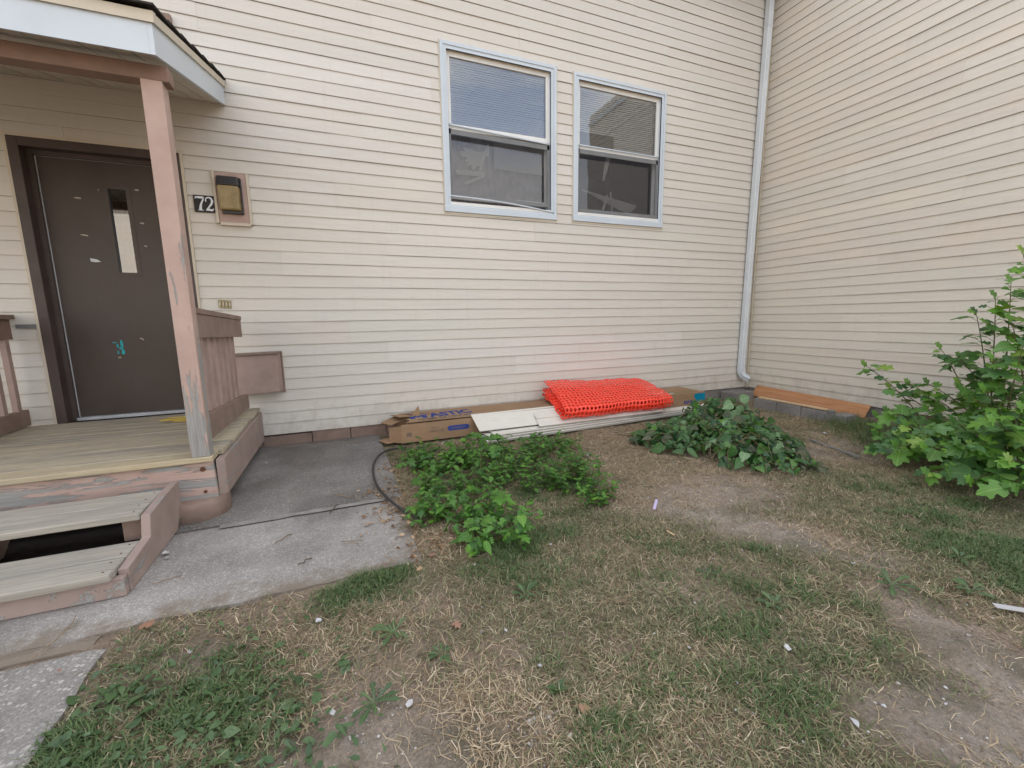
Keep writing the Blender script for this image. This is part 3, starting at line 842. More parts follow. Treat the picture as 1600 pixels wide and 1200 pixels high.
# ---- door
dx0, dx1, dz0, dz1 = DOOR
dr = MB()
cw = 0.062
dr.box(dx0, dx0 + cw, -.028, .14, dz0, dz1).box(dx1 - cw, dx1, -.028, .14, dz0, dz1).box(dx0 + cw, dx1 - cw, -.028, .14, dz1 - cw, dz1)
dr = dr.build('door_frame', 'casing', house, bevel=0.004)
MB().box(dx0 + cw, dx0 + cw + .030, .05, .11, dz0, dz1 - cw).box(dx1 - cw - .030, dx1 - cw, .05, .11, dz0, dz1 - cw).box(dx0 + cw + .03, dx1 - cw - .03, .05, .11, dz1 - cw - .03, dz1 - cw).build('door_stop', 'casing', dr)
MB().box(dx0 - .018, dx0 - .0, -.024, 0, SB, dz1 + .02).box(dx1, dx1 + .018, -.024, 0, SB, dz1 + .02).box(dx0, dx1, -.024, 0, dz1, dz1 + .02).build('casing_bead', 'tan_trim', dr)
sx0, sx1, sz0, sz1 = dx0 + cw + .030, dx1 - cw - .030, dz0 + .03, dz1 - cw - .032
DY = 0.080
LX0, LX1, LZ0, LZ1 = -6.945, -6.835, 1.525, 2.155
dm = MB()
rect_grid(dm, sx0 + .006, sx1 - .004, sz0, sz1, DY, DY + .042, [(LX0, LX1, LZ0, LZ1)])
door = dm.build('door', 'door', house)
tag(door, 'dark brown scuffed door slab with a narrow glass slot')
MB().box(LX0 - .03, LX1 + .03, DY - .003, DY, LZ0 - .03, LZ0 - .0005).box(LX0 - .03, LX1 + .03, DY - .003, DY, LZ1 + .0005, LZ1 + .03).box(LX0 - .03, LX0 - .0005, DY - .003, DY, LZ0, LZ1).box(LX1 + .0005, LX1 + .03, DY - .003, DY, LZ0, LZ1).build('lite_frame', 'door', door, bevel=.001)
MB().add([(LX0, DY + .022, LZ0), (LX1, DY + .022, LZ0), (LX1, DY + .022, LZ1), (LX0, DY + .022, LZ1)], [(0, 1, 2, 3)]).build('vision_pane', 'doorglass', door)
Box('hall_backing', 'black', door, (LX0 - .02, LX1 + .02, DY + .30, DY + .31, LZ0 - .1, LZ1 + .1))
MB().box(sx0 - .0, sx0 + .006, DY - .004, DY + .03, sz0, sz1 + .003).box(sx0 + .006, sx1, DY - .004, DY + .03, sz1 + .0005, sz1 + .006).build('weatherstrip', 'alu', door)
Box('threshold', 'alu', dr, (sx0, sx1, .03, .14, dz0 + .004, dz0 + .028), .004)
def flake(mb, cx_, cz_, pts, y):
    P = [(cx_ + a, y, cz_ + b) for a, b in pts]
    n = len(P)
    mb.add(P + [(a, y + .0015, c) for a, _, c in P], [tuple(range(n)), tuple(range(n, 2 * n))[::-1]] + [(i, n + i, n + (i + 1) % n, (i + 1) % n) for i in range(n)])
mb = MB()
for (a, b, l_, sl_) in [(-7.135, 2.07, .045, .0), (-7.13, 1.80, .05, -.003), (-6.765, 2.16, .03, .002), (-6.76, 1.91, .03, 0), (-6.757, 1.735, .02, 0), (-7.0, 2.14, .006, 0), (-6.87, 1.0, .03, -.012), (-7.03, .85, .02, .002)]:
    flake(mb, a, b, [(-l_ / 2, .002), (-l_ * .1, -.004), (l_ / 2, -.006 + sl_), (l_ / 2, .004 + sl_), (0, .006)], DY - .0018)
mb.build('paint_scrape', 'scrape', door)
mb = MB(); flake(mb, -7.085, 1.615, [(-.03, .014), (-.028, -.012), (.0, -.016), (.035, -.012), (.01, .006)], DY - .0018)
mb.build('paint_scrape', 'scrape_white', door)
mb = MB()
for (a, b, w_, h) in [(-7.003, .963, .017, .066), (-7.0, .90, .020, .052), (-7.03, .945, .013, .040), (-7.045, .972, .026, .008), (-7.032, .893, .011, .026), (-7.015, .925, .012, .02)]:
    P = []
    for k in range(9):
        an = 2 * math.pi * k / 9; rr = random.uniform(.65, 1.1)
        P.append((math.cos(an) * w_ * .6 * rr, math.sin(an) * h * .6 * rr))
    flake(mb, a, b, P, DY - .0018)
mb.build('tape_residue', 'turquoise', door)

# ------------------------------------------------------------------ things on the wall
# number plate
pl = thing('house_number_sign', 'small black plate with white number 72 beside the door', 'sign', (-6.30, -.02, 2.07))
Box('plate', 'black', pl, (-6.372, -6.228, -.024, -.012, 2.006, 2.136), .001)
def strokes(mb, pts, widths, x0, z0, sx, sz, y):
    n = len(pts); Lp = []; Rp = []
    for i in range(n):
        a = Vector(pts[max(i - 1, 0)]); b = Vector(pts[min(i + 1, n - 1)]); d = (b - a).normalized(); nn = Vector((-d.y, d.x))
        p = Vector(pts[i])
        Lp.append(p + nn * widths[i] / 2); Rp.append(p - nn * widths[i] / 2)
    V = [(x0 + q.x * sx, y, z0 + q.y * sz) for q in Lp] + [(x0 + q.x * sx, y, z0 + q.y * sz) for q in Rp]
    mb.add(V, [(i, n + i, n + i + 1, i + 1) for i in range(n - 1)])
mb = MB()
strokes(mb, [(.03, .80), (.06, .93), (.3, .93), (.6, .93), (.72, .95)], [.05, .12, .15, .15, .10], -6.362, 2.018, .085, .108, -.0252)
strokes(mb, [(.72, .96), (.62, .72), (.48, .5), (.40, .25), (.38, .05)], [.10, .12, .14, .20, .24], -6.362, 2.018, .085, .108, -.0252)
strokes(mb, [(.2, .02), (.62, .02)], [.05, .05], -6.362, 2.018, .085, .108, -.0252)
mb.build('digit', 'white', pl)
mb = MB()
strokes(mb, [(.06, .72), (.14, .72)], [.16, .16], -6.297, 2.018, .085, .108, -.0252)
strokes(mb, [(.06, .72), (.14, .90), (.34, .97), (.54, .90), (.62, .72), (.54, .52), (.30, .26), (.10, .06)], [.08, .08, .09, .15, .19, .16, .11, .09], -6.297, 2.018, .085, .108, -.0254)
strokes(mb, [(.06, .06), (.30, .09), (.55, .05), (.70, .18)], [.10, .16, .13, .04], -6.297, 2.018, .085, .108, -.0252)
mb.build('digit', 'white', pl)
# porch light on its block
lt = thing('wall_light', 'square porch light with amber lens on a cracked pink block', 'wall light', (-6.10, -.03, 2.1))
Box('mount_block', 'pink_old', lt, (-6.207, -5.99, -.032, -.004, 1.935, 2.325), .003)
MB().box(-6.226, -6.208, -.038, -.008, 1.925, 2.335).box(-5.989, -5.971, -.038, -.008, 1.925, 2.335).box(-6.20, -5.985, -.042, -.008, 1.912, 1.934).build('block_trim', 'tan_trim', lt)
MB().hexa([(-6.19, -.10, 2.215), (-6.04, -.10, 2.215), (-6.03, -.033, 2.205), (-6.20, -.033, 2.205), (-6.185, -.085, 2.285), (-6.045, -.085, 2.285), (-6.03, -.033, 2.29), (-6.20, -.033, 2.29)]).build('lamp_hood', 'bronze', lt, bevel=.006)
MB().hexa([(-6.185, -.078, 2.03), (-6.05, -.078, 2.03), (-6.035, -.033, 2.02), (-6.195, -.033, 2.02), (-6.187, -.098, 2.214), (-6.043, -.098, 2.214), (-6.033, -.033, 2.214), (-6.197, -.033, 2.214)]).build('lens', 'lens', lt, bevel=.012)
Box('lamp_base', 'bronze', lt, (-6.175, -6.035, -.066, -.033, 2.0, 2.0205), .003)
Box('lamp_back', 'bronze', lt, (-6.0325, -6.024, -.055, -.033, 2.0, 2.285), .003)
# doorbells
for i in range(4):
    x = -6.276 + i * .0235
    names = ['leftmost', 'second from left', 'third from left', 'rightmost']
    d_ = thing('doorbell', 'small brass doorbell button on the siding, %s of the row of four' % names[i], 'doorbell', (x, -.02, 1.27), 'brass doorbells beside the railing')
    zt = 1.275 - i * .002
    Box('bell_plate', 'brass', d_, (x - .0095, x + .0095, -.021, -.010, zt - .034, zt + .034), .002)
    Box('button', 'tan_trim', d_, (x - .004, x + .004, -.024, -.021, zt - .012, zt + .012))
# wall vent hood
vh = thing('vent_hood', 'pink boxy vent hood on the wall beside the porch railing', 'vent', (-6.02, -.1, .65))
vx0, vx1 = -6.20, -5.862
MB().hexa([(vx0, -.185, .505), (vx1 - .015, -.185, .52), (vx1, -.012, .50), (vx0, -.012, .49), (vx0, -.175, .838), (vx1 - .015, -.175, .846), (vx1, -.012, .848), (vx0, -.012, .842)]).build('hood_box', 'pink', vh, bevel=.004)
MB().hexa([(vx0 - .004, -.192, .841), (vx1 + .0, -.192, .850), (vx1 + .008, -.010, .853), (vx0 - .004, -.010, .846), (vx0 - .004, -.190, .849), (vx1 + .0, -.190, .858), (vx1 + .008, -.010, .861), (vx0 - .004, -.010, .854)]).build('hood_lid', 'pinkbrown', vh)
Box('side_flange', 'pinkbrown', vh, (vx1 + .001, vx1 + .012, -.03, -.008, .49, .855))
# pink offcut above the porch roof
o = MB().box(-6.46, -6.37, -.05, -.006, 3.30, 3.413).build('wall_block', 'pinkbrown', bevel=.003)
tag(o, 'small pinkish brown wooden block fixed to the siding above the porch roof', 'block')

# downspout
ds = thing('downspout', 'white metal downspout running down the inside corner of the walls', 'downspout', (-.2, -.06, .1))
def spout_x(z): return -0.205 + (z - 0.4) / 4.5 * 0.075
mb = MB()
prof = [(-.036, -.028), (-.030, -.034), (-.014, -.034), (-.011, -.030), (.011, -.030), (.014, -.034), (.030, -.034), (.036, -.028), (.036, .028), (.030, .034), (-.030, .034), (-.036, .028)]
prof = [(a * 1.0, b) for a, b in prof]
def sweep(mb, stations):
    n = len(prof); vs_ = []
    for (c, ax, ay) in stations:
        for a, b in prof: vs_.append(Vector(c) + Vector(ax) * a + Vector(ay) * b)
    fs = [(i * n + k, i * n + (k + 1) % n, (i + 1) * n + (k + 1) % n, (i + 1) * n + k) for i in range(len(stations) - 1) for k in range(n)]
    mb.add(vs_, fs)
sweep(mb, [((spout_x(z), -.062, z), (1, 0, 0), (0, 1, 0)) for z in (0.36, 2.0, 4.72)])
mb.build('pipe', 'spout', ds)
mb = MB()
prof = [(a * 1.05, b * 1.05) for a, b in prof]
sweep(mb, [((spout_x(z), -.062, z), (1, 0, 0), (0, 1, 0)) for z in (4.68, EAVE - .1)])
mb.build('pipe', 'spout', ds)
mb = MB(); st = []
for i in range(9):
    a = R(62) * i / 8
    rr = .14
    # bends out to the right and forward
    off = rr * (1 - math.cos(a)); dn = rr * math.sin(a)
    dirh = Vector((.80, -.60, 0))
    c = Vector((spout_x(.38), -.062, .37 - dn)) + dirh * off
    T = Vector((0, 0, -1)) * math.cos(a) + dirh * math.sin(a)
    ax = Vector((1, 0, 0)); ax = (ax - T * ax.dot(T)).normalized(); ay = T.cross(ax) * -1
    st.append((c, ax, ay))
c, ax, ay = st[-1]
st.append((c + T * .035, ax, ay))
sweep(mb, st)
mb.build('elbow', 'spout', ds, smooth=False)
mb = MB(); n = len(prof)
mb.add([c + T * .012 + ax * a * .9 + ay * b * .9 for a, b in prof], [tuple(range(n))]); mb.build('outlet', 'black', ds)
MB().box(spout_x(4.66) - .041, spout_x(4.66) + .041, -.0985, -.0275, 4.65, 4.67).build('strap', 'spout', ds)

# ------------------------------------------------------------------ porch
porch = thing('porch', 'wooden entry porch with peeling pink post, railings and a shed roof', 'porch', (-6.9, -.75, 0))
PX0, PX1, PY = -7.85, -6.10, -1.49
DZ = 0.362
nb = 11
bw = 1.485 / nb
for i in range(nb):
    y0 = PY + i * bw
    zt = DZ + random.uniform(-.002, .002)
    MB().box(PX0, PX1 + (0.006 if i == 0 else .03 + random.uniform(-.006, .004)), y0 + .002, y0 + bw - .002, zt - .032, zt).build('deck_board', 'deck' if i else 'deck_nose', porch, bevel=.006)
# front skirt, side skirt, far skirt
MB().hexa([(PX0, -1.462, .105), (-6.095, -1.462, .105), (-6.095, -1.425, .105), (PX0, -1.425, .105), (PX0, -1.462, .327), (-6.103, -1.462, .327), (-6.103, -1.425, .327), (PX0, -1.425, .327)]).build('front_skirt', 'pink_x', porch, bevel=.004)
MB().hexa([(-6.094, -1.44, .10), (-6.056, -1.40, .10), (-6.056, -.02, .068), (-6.094, -.02, .068), (-6.094, -1.44, .328), (-6.056, -1.40, .322), (-6.056, -.02, .322), (-6.094, -.02, .328)]).build('side_skirt', 'pink_y', porch, bevel=.004)
Box('side_skirt', 'pink_y', porch, (PX0 - .04, PX0 - .002, -1.44, -.02, .08, .328), .004)
mb = MB(); mb.tube([(-6.155, -1.4665, .285), (-6.155, -1.459, .285)], .014, 10); mb.build('bolt', 'rust', porch)
mb = MB(); mb.tube([(-6.155, -1.4665, .15), (-6.155, -1.459, .15)], .009, 10); mb.build('bolt', 'rust', porch)
Box('wall_trim', 'tan_trim', porch, (-6.082, -6.064, -.026, -.006, .05, .31))
# footing
MB().lathe((-6.235, -1.375, -.05), [(.178, 0), (.178, .12), (.170, .155), (.16, .16)], 40).build('pier_footing', 'pinkbrown', porch, smooth=True)
MB().lathe((-7.72, -1.375, -.05), [(.178, 0), (.178, .12), (.170, .155), (.16, .16)], 24).build('pier_footing', 'pinkbrown', porch, smooth=True)
# posts
MB().box(-6.196, -6.106, -1.486, -1.398, DZ, 2.325).build('post', 'post', porch, bevel=.004)
MB().box(-7.80, -7.712, -1.486, -1.398, DZ, 2.325).build('post', 'post', porch, bevel=.004)
# right railing
def railing(xc, yA, yB, tilt=0.0):
    MB().hexa([(xc - .05, yA, 1.172), (xc + .05, yA, 1.172), (xc + .05, yB, 1.135), (xc - .05, yB, 1.135), (xc - .05, yA, 1.205), (xc + .05, yA, 1.205), (xc + .05, yB, 1.168), (xc - .05, yB, 1.168)]).build('rail_cap', 'pinkbrown', porch, bevel=.004)
    MB().hexa([(xc + .008, yA, 1.035), (xc + .044, yA, 1.035), (xc + .044, yB, 1.0), (xc + .008, yB, 1.0), (xc + .008, yA, 1.1715), (xc + .044, yA, 1.1715), (xc + .044, yB, 1.1345), (xc + .008, yB, 1.1345)]).build('top_rail', 'pinkbrown', porch, bevel=.003)
    MB().hexa([(xc + .004, yA, .44), (xc + .040, yA, .44), (xc + .040, yB + .0, .405), (xc + .004, yB, .405), (xc + .004, yA, .59), (xc + .040, yA, .59), (xc + .040, yB, .52), (xc + .004, yB, .52)]).build('bottom_rail', 'pinkbrown', porch, bevel=.003)
    n = 7
    for i in range(n):
        y = yA + .075 + (yB - yA - .30) * i / (n - 1)
        MB().hexa([(xc - .034, y, .47), (xc + .0035, y, .47), (xc + .0035, y + .088, .47), (xc - .034, y + .088, .47), (xc - .034, y, 1.09), (xc + .0075, y, 1.09), (xc + .0075, y + .088, 1.09), (xc - .034, y + .088, 1.09)]).build('baluster', 'pink', porch, bevel=.003)
railing(-6.152, -1.396, -.20)
def railing_left(xc, yA, yB):
    Box('rail_cap', 'pinkbrown', porch, (xc - .05, xc + .05, yA, yB, 1.165, 1.198), .004)
    Box('top_rail', 'beam', porch, (xc - .018, xc + .018, yA, yB, 1.02, 1.1645), .003)
    Box('bottom_rail', 'pinkbrown', porch, (xc - .018, xc + .030, yA, yB, .375, .495), .003)
    for i in range(9):
        y = yB - .045 - i * .145
        Box('baluster', 'pink', porch, (xc - .019, xc + .017, y - .04, y, .48, 1.03), .003)
railing_left(-7.60, -1.39, -.035)
Box('rail_bracket', 'grey_metal', porch, (-7.56, -7.448, -.03, -.012, 1.10, 1.128))
# roof: shed sloping down to the front
RX0, RX1 = -8.6, -6.079
YF = -1.632
zs = lambda y, b=2.846: b + (y / -1.632) * (2.373 - 2.846)
def slab_roof(name, mat, x0, x1, ya, yb, b0, b1, bev=0.0):
    return MB().hexa([(x0, yb, zs(yb) + b0), (x1, yb, zs(yb) + b0), (x1, ya, zs(ya) + b0), (x0, ya, zs(ya) + b0), (x0, yb, zs(yb) + b1), (x1, yb, zs(yb) + b1), (x1, ya, zs(ya) + b1), (x0, ya, zs(ya) + b1)]).build(name, mat, porch, bevel=bev)
rf = slab_roof('roof', 'room', RX0, RX1 - .03, -.016, YF + .03, .045, .155)
def rpart(name, mat, x0, x1, ya, yb, b0, b1, bev=0.0):
    ob = slab_roof(name, mat, x0, x1, ya, yb, b0, b1, bev)
    ob.parent = rf
    return ob
# soffit boards with v grooves
xq = RX1 - .022
while xq > RX0:
    rpart('soffit_board', 'soffit', xq - .091, xq - .002, -.018, YF + .021, .004 + random.uniform(0, .004), .030)
    xq -= .096
rpart('fascia', 'white_trim', RX0, RX1 - .0205, YF + .02, YF, .0, .135)
rpart('fascia', 'white_trim', RX1 - .02, RX1, -.016, YF, .0, .135)
rpart('drip_edge', 'tan_trim', RX0, RX1 + .012, YF + .03, YF - .012, .136, .185)
rpart('drip_edge', 'tan_trim', RX1 - .015, RX1 + .012, -.016, YF + .031, .136, .178)
for j in range(7):
    ya = -.016 + (YF - .02 + .016) * j / 7
    yb = -.016 + (YF - .02 + .016) * (j + 1) / 7
    x = RX1 + .024 + random.uniform(-.004, .004)
    k = 0
    while x > RX0:
        wd = .30 if k else .30 * random.uniform(.4, 1)
        lift = .012 if j < 6 else .016
        yb2 = yb - .014 - random.uniform(0, .006)
        MB().hexa([(x - wd + .003, yb2, zs(yb2) + .188 + lift), (x, yb2, zs(yb2) + .188 + lift), (x, ya, zs(ya) + .186), (x - wd + .003, ya, zs(ya) + .186), (x - wd + .003, yb2, zs(yb2) + .197 + lift), (x, yb2, zs(yb2) + .197 + lift), (x, ya, zs(ya) + .195), (x - wd + .003, ya, zs(ya) + .195)]).build('shingle', 'shingle', rf)
        x -= wd; k += 1
Box('beam', 'beam', porch, (RX0 + .3, -6.075, -1.488, -1.40, 2.322, 2.395), .005)
# steps
st_ = thing('wooden_steps', 'weathered two tread wooden steps in front of the porch', 'steps', (-6.9, -1.9, 0))
SX0, SX1 = -7.65, -6.306
for (y0, y1, zt) in [(-1.905, -1.758, .238), (-1.744, -1.585, .236), (-2.232, -2.088, .118), (-2.074, -1.925, .116)]:
    Box('tread_board', 'tread', st_, (SX0, SX1, y0, y1, zt - .034, zt), .006)
for (yy, zz) in [(-1.87, .2385), (-1.79, .2385), (-1.71, .2365), (-1.62, .2365), (-2.2, .1185), (-2.12, .1185), (-2.04, .1165), (-1.96, .1165)]:
    MB().lathe((-6.335 - random.uniform(0, .01), yy, zz), [(.0045, -.002), (.0045, .0006), (.002, .001)], 8).build('nail_head', 'rust', st_)
Box('riser', 'pink_y', st_, (SX0, SX1 + .034, -2.205, -2.175, .0, .0835), .003)
MB().prism([(-2.173, 0.0), (-1.60, 0.0), (-1.50, .10), (-1.50, .245), (-1.60, .245), (-1.90, .225), (-1.925, .125), (-2.173, .105)], 'x', -6.303, -6.266).build('stringer', 'pink_y', st_, bevel=.003)
MB().prism([(-2.173, 0.0), (-1.60, 0.0), (-1.50, .10), (-1.50, .20), (-1.76, .203), (-1.80, .083), (-2.173, .083)], 'x', -7.0, -6.965).build('stringer', 'pinkbrown', st_)
Box('blocking', 'pinkbrown', st_, (-6.40, -6.304, -1.84, -1.80, .085, .203))
tag(MB().box(-8.4, -6.31, -2.16, -.02, -.01, .004).build('under_porch_shade', 'porch_shade'), kind='structure')  # dark sheet added on the ground as painted shade under steps and deck
# yellow cord on the deck
mb = MB(); P = []
for i in range(60):
    a = i / 59 * 2 * math.pi * 2.2
    P.append((-6.555 + .105 * math.cos(a) + .02 * math.sin(a * .5), -.36 + .045 * math.sin(a) + .01 * math.sin(2.3 * a), DZ + .008 + .012 * (1 + math.sin(a * .7))))
P += [(-6.46, -.34, DZ + .03), (-6.43, -.36, DZ + .012)]
mb.tube(P, .0045, 6)
tag(mb.build('cord', 'yellow', None, smooth=True), 'coiled yellow cord lying on the porch deck by the door', 'cord')

# ------------------------------------------------------------------ house across the yard (seen in the glass)
opp = thing('facing_house', 'pale yellow sided house across the yard, seen only in the door glass', 'house', (-14, -17, 0))
MB().box(-24, -5.5, -24, -16.5, 0, 5.6).build('wall', 'tan_trim', opp)
MB().prism([(-24.4, 5.58), (-16.1, 5.58), (-20.2, 7.8)], 'x', -24.3, -5.2).build('roof', 'shingle', opp)
for i in range(26):
    Box('siding_panel', 'siding', opp, (-23.98, -5.52, -16.53, -16.499, .2 + i * .2032, .2 + i * .2032 + .19))
for xx in (-21, -17.5, -9.0):
    for zz in (1.0, 3.6):
        wq = Box('window', 'white_trim', opp, (xx, xx + 1.0, -16.56, -16.531, zz, zz + 1.4))
        Box('pane', 'glass', wq, (xx + .08, xx + .92, -16.575, -16.561, zz + .08, zz + 1.32))

# ------------------------------------------------------------------ carton of siding along the wall
BX0, BX1, BY0, BY1, BZ = -4.905, -1.265, -.462, -.03, .188
car = thing('cardboard_carton', 'long torn cardboard siding carton with blue lettering lying along the wall', 'carton', (-3.1, -.25, 0))
th = .006
mb = MB()
z0 = .004
n = 14
# front, back, top (top torn away at the left end), bottom
def sheet(mb, P, t):
    """quad with thickness along its normal"""
    P = [Vector(p) for p in P]; nn = (P[1] - P[0]).cross(P[3] - P[0]).normalized() * t
    mb.hexa([*P, *[p + nn for p in P]])
sheet(mb, [(BX0, BY0, z0), (BX1, BY0, z0), (BX1, BY0, BZ), (BX0, BY0, BZ - .012)], -th)
mb.build('front_side', 'card', car)
MB().box(BX0 + .02, BX1, BY1 - th, BY1, z0, BZ).build('back_side', 'card', car)
MB().box(BX0, BX1 - .001, BY0 + th, BY1 - th, z0, z0 + th).build('bottom_side', 'card', car)
MB().box(BX1 - th, BX1 - .0005, BY0 + th, BY1 - th, z0 + th, BZ - th).build('end_side', 'card', car)
top = [(-4.86, BY0 + .002), (BX1, BY0 + .002), (BX1, BY1), (-4.74, BY1), (-4.78, -.10), (-4.73, -.16), (-4.80, -.21), (-4.77, -.28), (-4.84, -.34), (-4.81, -.40)]
MB().prism(top, 'z', BZ + .0005, BZ + .0005 + th).build('top_side', 'card', car)
# flaps at the open left end
mb = MB(); sheet(mb, [(-4.96, BY1 - .10, BZ + .02), (-4.80, BY1 - .08, BZ - .0), (-4.75, BY0 + .22, BZ + .012), (-4.90, BY0 + .16, BZ + .03)], .005)
mb.build('flap', 'card', car)
mb = MB(); sheet(mb, [(-5.06, -.20, .155), (-4.86, -.06, .20), (-4.80, -.20, .185), (-4.98, -.33, .155)], .005)
mb.build('flap', 'card', car)
mb = MB(); mb.add([(-4.76, -.16, BZ + .006), (-4.68, -.18, BZ + .006), (-4.69, -.15, BZ + .09), (-4.70, -.14, BZ + .05)], [(0, 1, 2), (0, 2, 3)]); mb.add([(-4.76, -.156, BZ + .006), (-4.68, -.176, BZ + .006), (-4.69, -.146, BZ + .09), (-4.70, -.136, BZ + .05)], [(2, 1, 0), (3, 2, 0)])
mb.build('torn_flap', 'card', car)
mb = MB(); sheet(mb, [(BX0 - .10, BY0 + .07, .012), (BX0 + .0, BY0 + .002, .004), (BX0, BY0 + .002, .165), (BX0 - .10, BY0 + .09, .14)], -.005)
mb.build('flap', 'card', car)
mb = MB(); sheet(mb, [(BX0 - .19, -.30, .008), (BX0 - .13, -.44, .008), (BX0 + .0, -.40, .012), (BX0, -.18, .012)], .005)
mb.build('flap', 'card', car)
def text(name, body, mat, parent, loc, rot, size, sx=1.0, sh=0.0, bold=0.0):
    cu = bpy.data.curves.new(name, 'FONT'); cu.body = body; cu.size = size; cu.shear = sh; cu.offset = bold; cu.resolution_u = 3
    cu.materials.append(MAT[mat])
    ob = bpy.data.objects.new(name, cu); COL.objects.link(ob)
    ob.rotation_euler = rot; ob.scale = (sx, 1, 1)
    bpy.context.view_layer.update()
    me = bpy.data.meshes.new_from_object(ob)
    bpy.data.objects.remove(ob)
    me.name = name
    o2 = bpy.data.objects.new(name, me); COL.objects.link(o2)
    o2.parent = parent; o2.location = Vector(loc) - origin(parent); o2.rotation_euler = rot; o2.scale = (sx, 1, 1)
    return o2
zt = BZ + .0075
text('lettering', 'ASTIC', 'blue_ink', car, (-4.60, -.335, zt), (0, 0, R(4)), .225, .70, .0, .010)
text('lettering', 'HOME EXTERIORS', 'grey_ink', car, (-4.74, -.442, zt), (0, 0, R(1.5)), .115, .56, 0, .001)
lg = MB()
def flat(mb, P, z): mb.add([(a + LGX, b, z) for a, b in P], [tuple(range(len(P)))])
LGX = -.085
flat(lg, [(-4.715, -.345), (-4.665, -.345), (-4.665, -.27), (-4.63, -.31), (-4.60, -.27), (-4.60, -.345), (-4.55, -.345), (-4.55, -.215), (-4.60, -.215), (-4.63, -.255), (-4.665, -.215), (-4.715, -.215)], zt)
flat(lg, [(-4.77, -.21), (-4.75, -.20), (-4.63, -.105), (-4.63, -.135)], zt); flat(lg, [(-4.63, -.135), (-4.63, -.105), (-4.50, -.20), (-4.52, -.21)], zt)
lg.build('logo', 'blue_ink', car)
# print on the front face
yf = BY0 - .0015
mb = MB(); P = []
for k in range(9):
    a = math.pi / 2 + math.pi * k / 8; P.append((-4.455 + .024 * math.cos(a), .098 + .024 * math.sin(a)))
for k in range(9):
    a = -math.pi / 2 + math.pi * k / 8; P.append((-4.29 + .024 * math.cos(a), .098 + .024 * math.sin(a)))
mb.add([(a, yf, b) for a, b in P], [tuple(range(len(P)))]); mb.build('printed_badge', 'blue_ink', car)
# small print too faded to read: thin broken strokes of ink
def faint_print(x, z, w_, h, y):
    mb = MB(); q = x
    while q < x + w_:
        d_ = random.uniform(.006, .014)
        mb.add([(q, y, z), (q + d_ * .7, y, z), (q + d_ * .7, y, z + h), (q, y, z + h)], [(0, 1, 2, 3)]); q += d_
    tag(mb.build('faded_print', 'faint_ink', car), kind='stuff')
faint_print(-4.44, .094, .13, .009, yf - .001)
faint_print(-4.63, .115, .07, .010, yf)
faint_print(-4.65, .080, .09, .014, yf)
faint_print(-4.545, .078, .03, .020, yf)
faint_print(-4.86, .062, .04, .035, yf)
mb = MB(); P = [(-1.43, BZ - .004), (BX1 - .004, BZ - .004), (BX1 - .004, .085), (-1.37, .082), (-1.42, .115), (-1.445, .15)]
mb.add([(a, yf, b) for a, b in P][::-1], [tuple(range(len(P)))]); mb.build('printed_badge', 'cyan_ink', car)
text('lettering', 'sure', 'blue_ink', car, (-1.60, yf, .072), (R(90), 0, 0), .075, 1.0, 0, .002)
text('lettering', '805-44', 'green_ink', car, (-1.86, -.43, zt), (0, 0, R(-1)), .17, 1.0, .1)

# ------------------------------------------------------------------ spare siding panels
def plank(name, label, P, t=1.0, mat='panel', group='spare white siding panels by the carton'):
    """P four corners (front-left, front-right, back-right, back-left) of a double lap siding panel"""
    P = [Vector(p) for p in P]
    nn = (P[1] - P[0]).cross(P[3] - P[0]).normalized()
    v = []; prof = [(0, 0), (0.0, .012), (.48, .003), (.5, .0145), (.98, .003), (1.0, .003)]
    rows = [(0, -.006 * t), (.0, .012 * t), (.47, .002), (.485, .002 + .012 * t * t), (.97, .002), (1.0, -.004)]
    for s_ in (0.0, .33, .66, 1.0):
        for u, h in rows:
            v.append((P[0].lerp(P[1], s_)).lerp(P[3].lerp(P[2], s_), u) + nn * h)
    for s_ in (0.0, .33, .66, 1.0):
        for u, h in rows:
            v.append((P[0].lerp(P[1], s_)).lerp(P[3].lerp(P[2], s_), u) + nn * (h - .003))
    k = len(rows); m = 4 * k; f = []
    for i in range(3):
        for j in range(k - 1):
            f.append((i * k + j, (i + 1) * k + j, (i + 1) * k + j + 1, i * k + j + 1))
            f.append((m + i * k + j + 1, m + (i + 1) * k + j + 1, m + (i + 1) * k + j, m + i * k + j))
        f.append((m + i * k, m + (i + 1) * k, (i + 1) * k, i * k)); f.append((i * k + k - 1, (i + 1) * k + k - 1, m + (i + 1) * k + k - 1, m + i * k + k - 1))
    for j in range(k - 1):
        f.append((j, j + 1, m + j + 1, m + j)); f.append((3 * k + j + 1, 3 * k + j, m + 3 * k + j, m + 3 * k + j + 1))
    mb = MB(); mb.v = [tuple(q) for q in v]; mb.f = f
    o = mb.build(name, mat)
    return tag(o, label, 'siding panel', group)
plank('spare_siding_panel', 'topmost broad white siding panel leaning on the carton, left of the net', [(-4.215, -.625, .075), (-2.2, -.63, .08), (-2.1, -.42, .205), (-4.245, -.44, .207)], .45)
plank('spare_siding_panel', 'white siding panel directly under the broad leaning one', [(-3.62, -.675, .062), (-2.1, -.675, .066), (-2.0, -.47, .178), (-3.60, -.475, .178)])
plank('spare_siding_panel', 'lowest white siding panel lying on the ground before the carton', [(-4.20, -.80, .012), (-1.62, -.66, .012), (-1.60, -.48, .03), (-4.20, -.60, .03)])
plank('spare_siding_panel', 'second lowest white siding panel in the pile on the ground', [(-4.165, -.775, .030), (-1.50, -.645, .030), (-1.48, -.47, .045), (-4.18, -.58, .045)])
plank('spare_siding_panel', 'third white siding panel up from the ground in the low pile', [(-4.10, -.75, .046), (-1.30, -.60, .04), (-1.30, -.475, .05), (-4.12, -.57, .058)])
